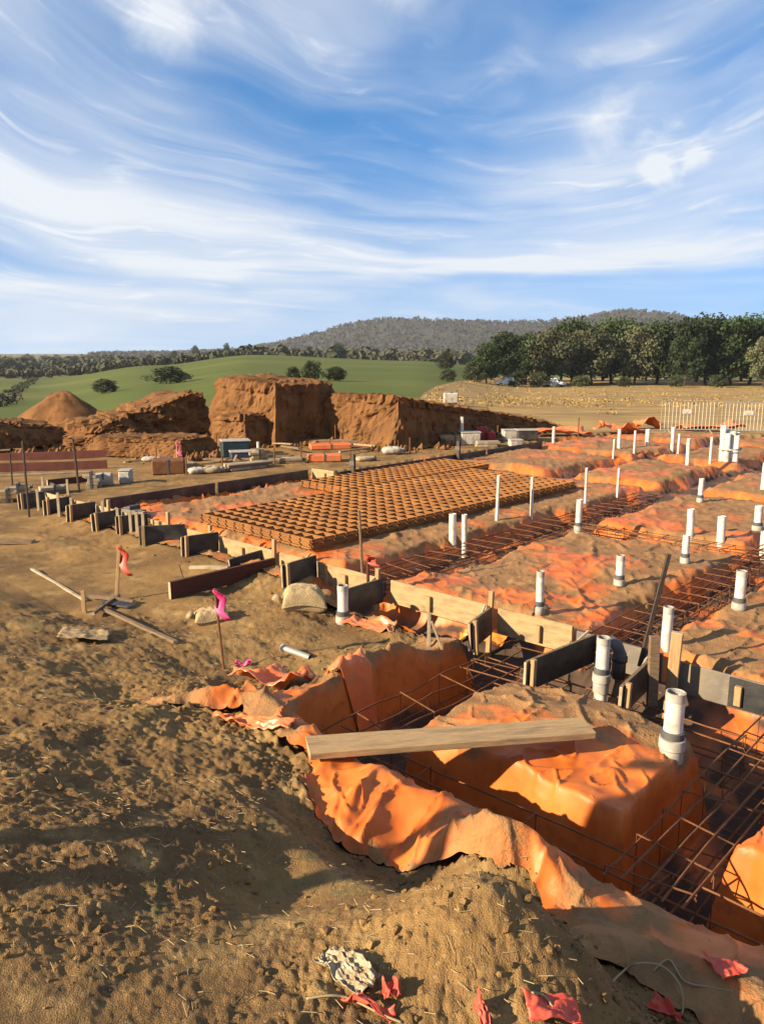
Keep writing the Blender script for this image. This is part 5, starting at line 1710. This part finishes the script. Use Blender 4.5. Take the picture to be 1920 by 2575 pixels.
# ------------------------------------------------------------------ the person whose shadow falls across the bank
def person():
    fx, fy = -3.2, 1.95
    z0 = h1(fx, fy)
    root = thing('person', 'person in orange shirt and dark trousers standing left of the picture', 'person', (fx, fy, z0), (0, 0, R(-70)))
    J = {'pel': (0, 0, .95), 'spi': (0, .01, 1.15), 'che': (0, .0, 1.36), 'nek': (0, .01, 1.50), 'hd0': (0, .02, 1.58), 'hd1': (0, .03, 1.68), 'hd2': (0, .02, 1.745),
         'hl': (.10, 0, .92), 'kl': (.15, .03, .50), 'al': (.18, 0, .10), 'tl': (.19, .15, .035),
         'hr': (-.10, 0, .92), 'kr': (-.15, .03, .50), 'ar': (-.18, 0, .10), 'tr': (-.19, .15, .035),
         'sl': (.19, 0, 1.40), 'el': (.40, .08, 1.20), 'wl': (.24, .30, 1.28), 'sr': (-.19, 0, 1.40), 'er': (-.40, .08, 1.20), 'wr': (-.24, .30, 1.28)}
    Rd = dict(pel=.16, spi=.145, che=.165, nek=.06, hd0=.075, hd1=.095, hd2=.07, hl=.09, kl=.062, al=.045, tl=.04, hr=.09, kr=.062, ar=.045, tr=.04, sl=.065, el=.045, wl=.03, sr=.065, er=.045, wr=.03)
    E_ = [('pel', 'spi'), ('spi', 'che'), ('che', 'nek'), ('nek', 'hd0'), ('hd0', 'hd1'), ('hd1', 'hd2'), ('pel', 'hl'), ('hl', 'kl'), ('kl', 'al'), ('al', 'tl'), ('pel', 'hr'), ('hr', 'kr'), ('kr', 'ar'), ('ar', 'tr'),
          ('che', 'sl'), ('sl', 'el'), ('el', 'wl'), ('che', 'sr'), ('sr', 'er'), ('er', 'wr')]
    for side, sg in (('l', 1), ('r', -1)):
        w = Vector(J['w' + side])
        for i in range(5):
            k0 = f'p{side}{i}'; k1 = f'q{side}{i}'; k2 = f's{side}{i}'
            off = Vector((-sg * .012 * (i - 2), .07 if i else .03, .018 * (2 - i)))
            ln = (.035, .048, .052, .047, .036)[i]
            J[k0] = tuple(w + off); J[k1] = tuple(w + off + Vector((-sg * ln * .5, ln * .7, 0))); J[k2] = tuple(w + off + Vector((-sg * ln * 1.2, ln * .6, 0)))
            Rd[k0] = .014; Rd[k1] = .010; Rd[k2] = .008
            E_ += [('w' + side, k0), (k0, k1), (k1, k2)]
    ks = list(J); ix = {k: i for i, k in enumerate(ks)}
    me = bpy.data.meshes.new('body')
    me.from_pydata([J[k] for k in ks], [(ix[a], ix[b]) for a, b in E_], [])
    me.materials.append(MAT['shirt'])
    o = bpy.data.objects.new('body', me); COL.objects.link(o); o.parent = root
    sk = o.modifiers.new('skin', 'SKIN')
    sv = me.skin_vertices[0].data if me.skin_vertices else None
    if sv is None:
        bpy.context.view_layer.objects.active = o
        sv = me.skin_vertices[0].data
    for i, k in enumerate(ks): sv[i].radius = (Rd[k], Rd[k] * (.72 if k in ('pel', 'spi', 'che') else 1)); sv[i].use_root = (k == 'pel')
    o.modifiers.new('sub', 'SUBSURF').levels = 1
    o.modifiers['sub'].render_levels = 2
    # trousers colour below the waist, skin on head and hands
    nt = MAT['shirt'].node_tree; N = nt.nodes.new; L = nt.links.new
    tc = N('ShaderNodeTexCoord'); sp_ = N('ShaderNodeSeparateXYZ'); L(tc.outputs['Object'], sp_.inputs[0])
    rp = N('ShaderNodeValToRGB'); L(sp_.outputs[2], rp.inputs[0]); rp.color_ramp.interpolation = 'CONSTANT'
    el = rp.color_ramp.elements
    el[0].position = 0; el[0].color = (.09, .055, .03, 1); el[1].position = .12; el[1].color = (.03, .04, .06, 1)
    for p_, c_ in ((.96, (.80, .32, .03, 1)),): e = el.new(p_); e.color = c_
    mm = N('ShaderNodeMath'); mm.operation = 'GREATER_THAN'; L(sp_.outputs[2], mm.inputs[0]); mm.inputs[1].default_value = 1.49
    hn = N('ShaderNodeMath'); hn.operation = 'GREATER_THAN'; L(sp_.outputs[1], hn.inputs[0]); hn.inputs[1].default_value = .27
    mx = N('ShaderNodeMath'); mx.operation = 'MAXIMUM'; L(mm.outputs[0], mx.inputs[0]); L(hn.outputs[0], mx.inputs[1])
    mi = N('ShaderNodeMix'); mi.data_type = 'RGBA'; L(mx.outputs[0], mi.inputs[0]); L(rp.outputs[0], mi.inputs[6]); mi.inputs[7].default_value = (.55, .33, .23, 1)
    L(mi.outputs[2], nt.nodes['Principled BSDF'].inputs['Base Color'])
    # cap of hair and the face
    MB().lathe([(.0005, 1.80), (.06, 1.79), (.098, 1.74), (.108, 1.68), (.10, 1.63)], 20).build('hair', MAT['hair'], root, True)
    for sx in (-1, 1):
        MB().lathe([(.0005, .012), (.010, .007), (.012, 0), (.010, -.007), (.0005, -.012)], 10, (sx * .034, .120, 1.662)).build('eye', MAT['carwhite'], root, True)
        MB().box((sx * .10, .02, 1.65), (.02, .035, .06), bev=.008).build('ear', MAT['skin'], root, True)
    MB().box((0, .128, 1.635), (.024, .03, .045), bev=.008).build('nose', MAT['skin'], root, True)
    MB().box((0, .112, 1.595), (.05, .012, .012), bev=.004).build('mouth', MAT['redwood'], root)


person()

# ------------------------------------------------------------------ offcuts strewn among the clutter
rdc = random.Random(5)
ANCH = [(330, 'the white pail'), (380, 'the white bag on the soil'), (447, 'the pink taped stake'), (495, 'the cream bag'), (592, 'the dark teal crate'), (650, 'the white post'), (705, 'the corner step of the left form'),
        (815, 'the red-orange film pack'), (915, 'the cream sack'), (985, 'the big white bag'), (1085, 'the dark side of the second heap'), (1180, 'the white crate'), (1232, 'the red cans'), (1310, 'the dark crate at the right end')]
TONE = dict(cream='pale cream', timber='light brown', oldwood='weathered', ply='yellow', redwood='dark red')
seen = set()
for k in range(40):
    px = rdc.uniform(300, 1300); base_y = 1192 - (px - 300) * .082 + rdc.uniform(-34, 4)
    an = rdc.uniform(0, 3.14); ln = rdc.uniform(.3, 1.3); mt = rdc.choice(['cream', 'timber', 'oldwood', 'ply', 'redwood'])
    anc = min(ANCH, key=lambda q: abs(q[0] - px))[1]
    lab = f"{TONE[mt]} {'long' if ln > .8 else 'short'} timber offcut lying by {anc}"
    wd = rdc.choice([.05, .09, .14]); tk = rdc.choice([.03, .045]); lf = rdc.uniform(0, .1)
    if lab in seen: continue
    seen.add(lab)
    a = hit(px, base_y)
    b = a + Vector((math.cos(an) * ln, math.sin(an) * ln, 0)); b.z = h1(b.x, b.y)
    lay_board('timber_offcut', lab, 'offcut', tuple(a), tuple(b), wd, tk, mt, 'loose timber offcuts before the heaps', lift=lf)

# ------------------------------------------------------------------ thin haze of the evening air
hz = bpy.data.materials.new('haze_air'); hz.use_nodes = True
hnt = hz.node_tree; hnt.nodes.clear()
ho = hnt.nodes.new('ShaderNodeOutputMaterial'); hv = hnt.nodes.new('ShaderNodeVolumePrincipled')
hv.inputs['Color'].default_value = (.80, .86, .95, 1); hv.inputs['Density'].default_value = .00012; hv.inputs['Anisotropy'].default_value = .2
hnt.links.new(hv.outputs[0], ho.inputs['Volume'])
hb = MB().box((0, 0, 50), (7200, 7200, 130)).build('haze', hz)
tag(hb, 'thin evening haze over the paddocks and hill', 'haze', None, 'stuff')
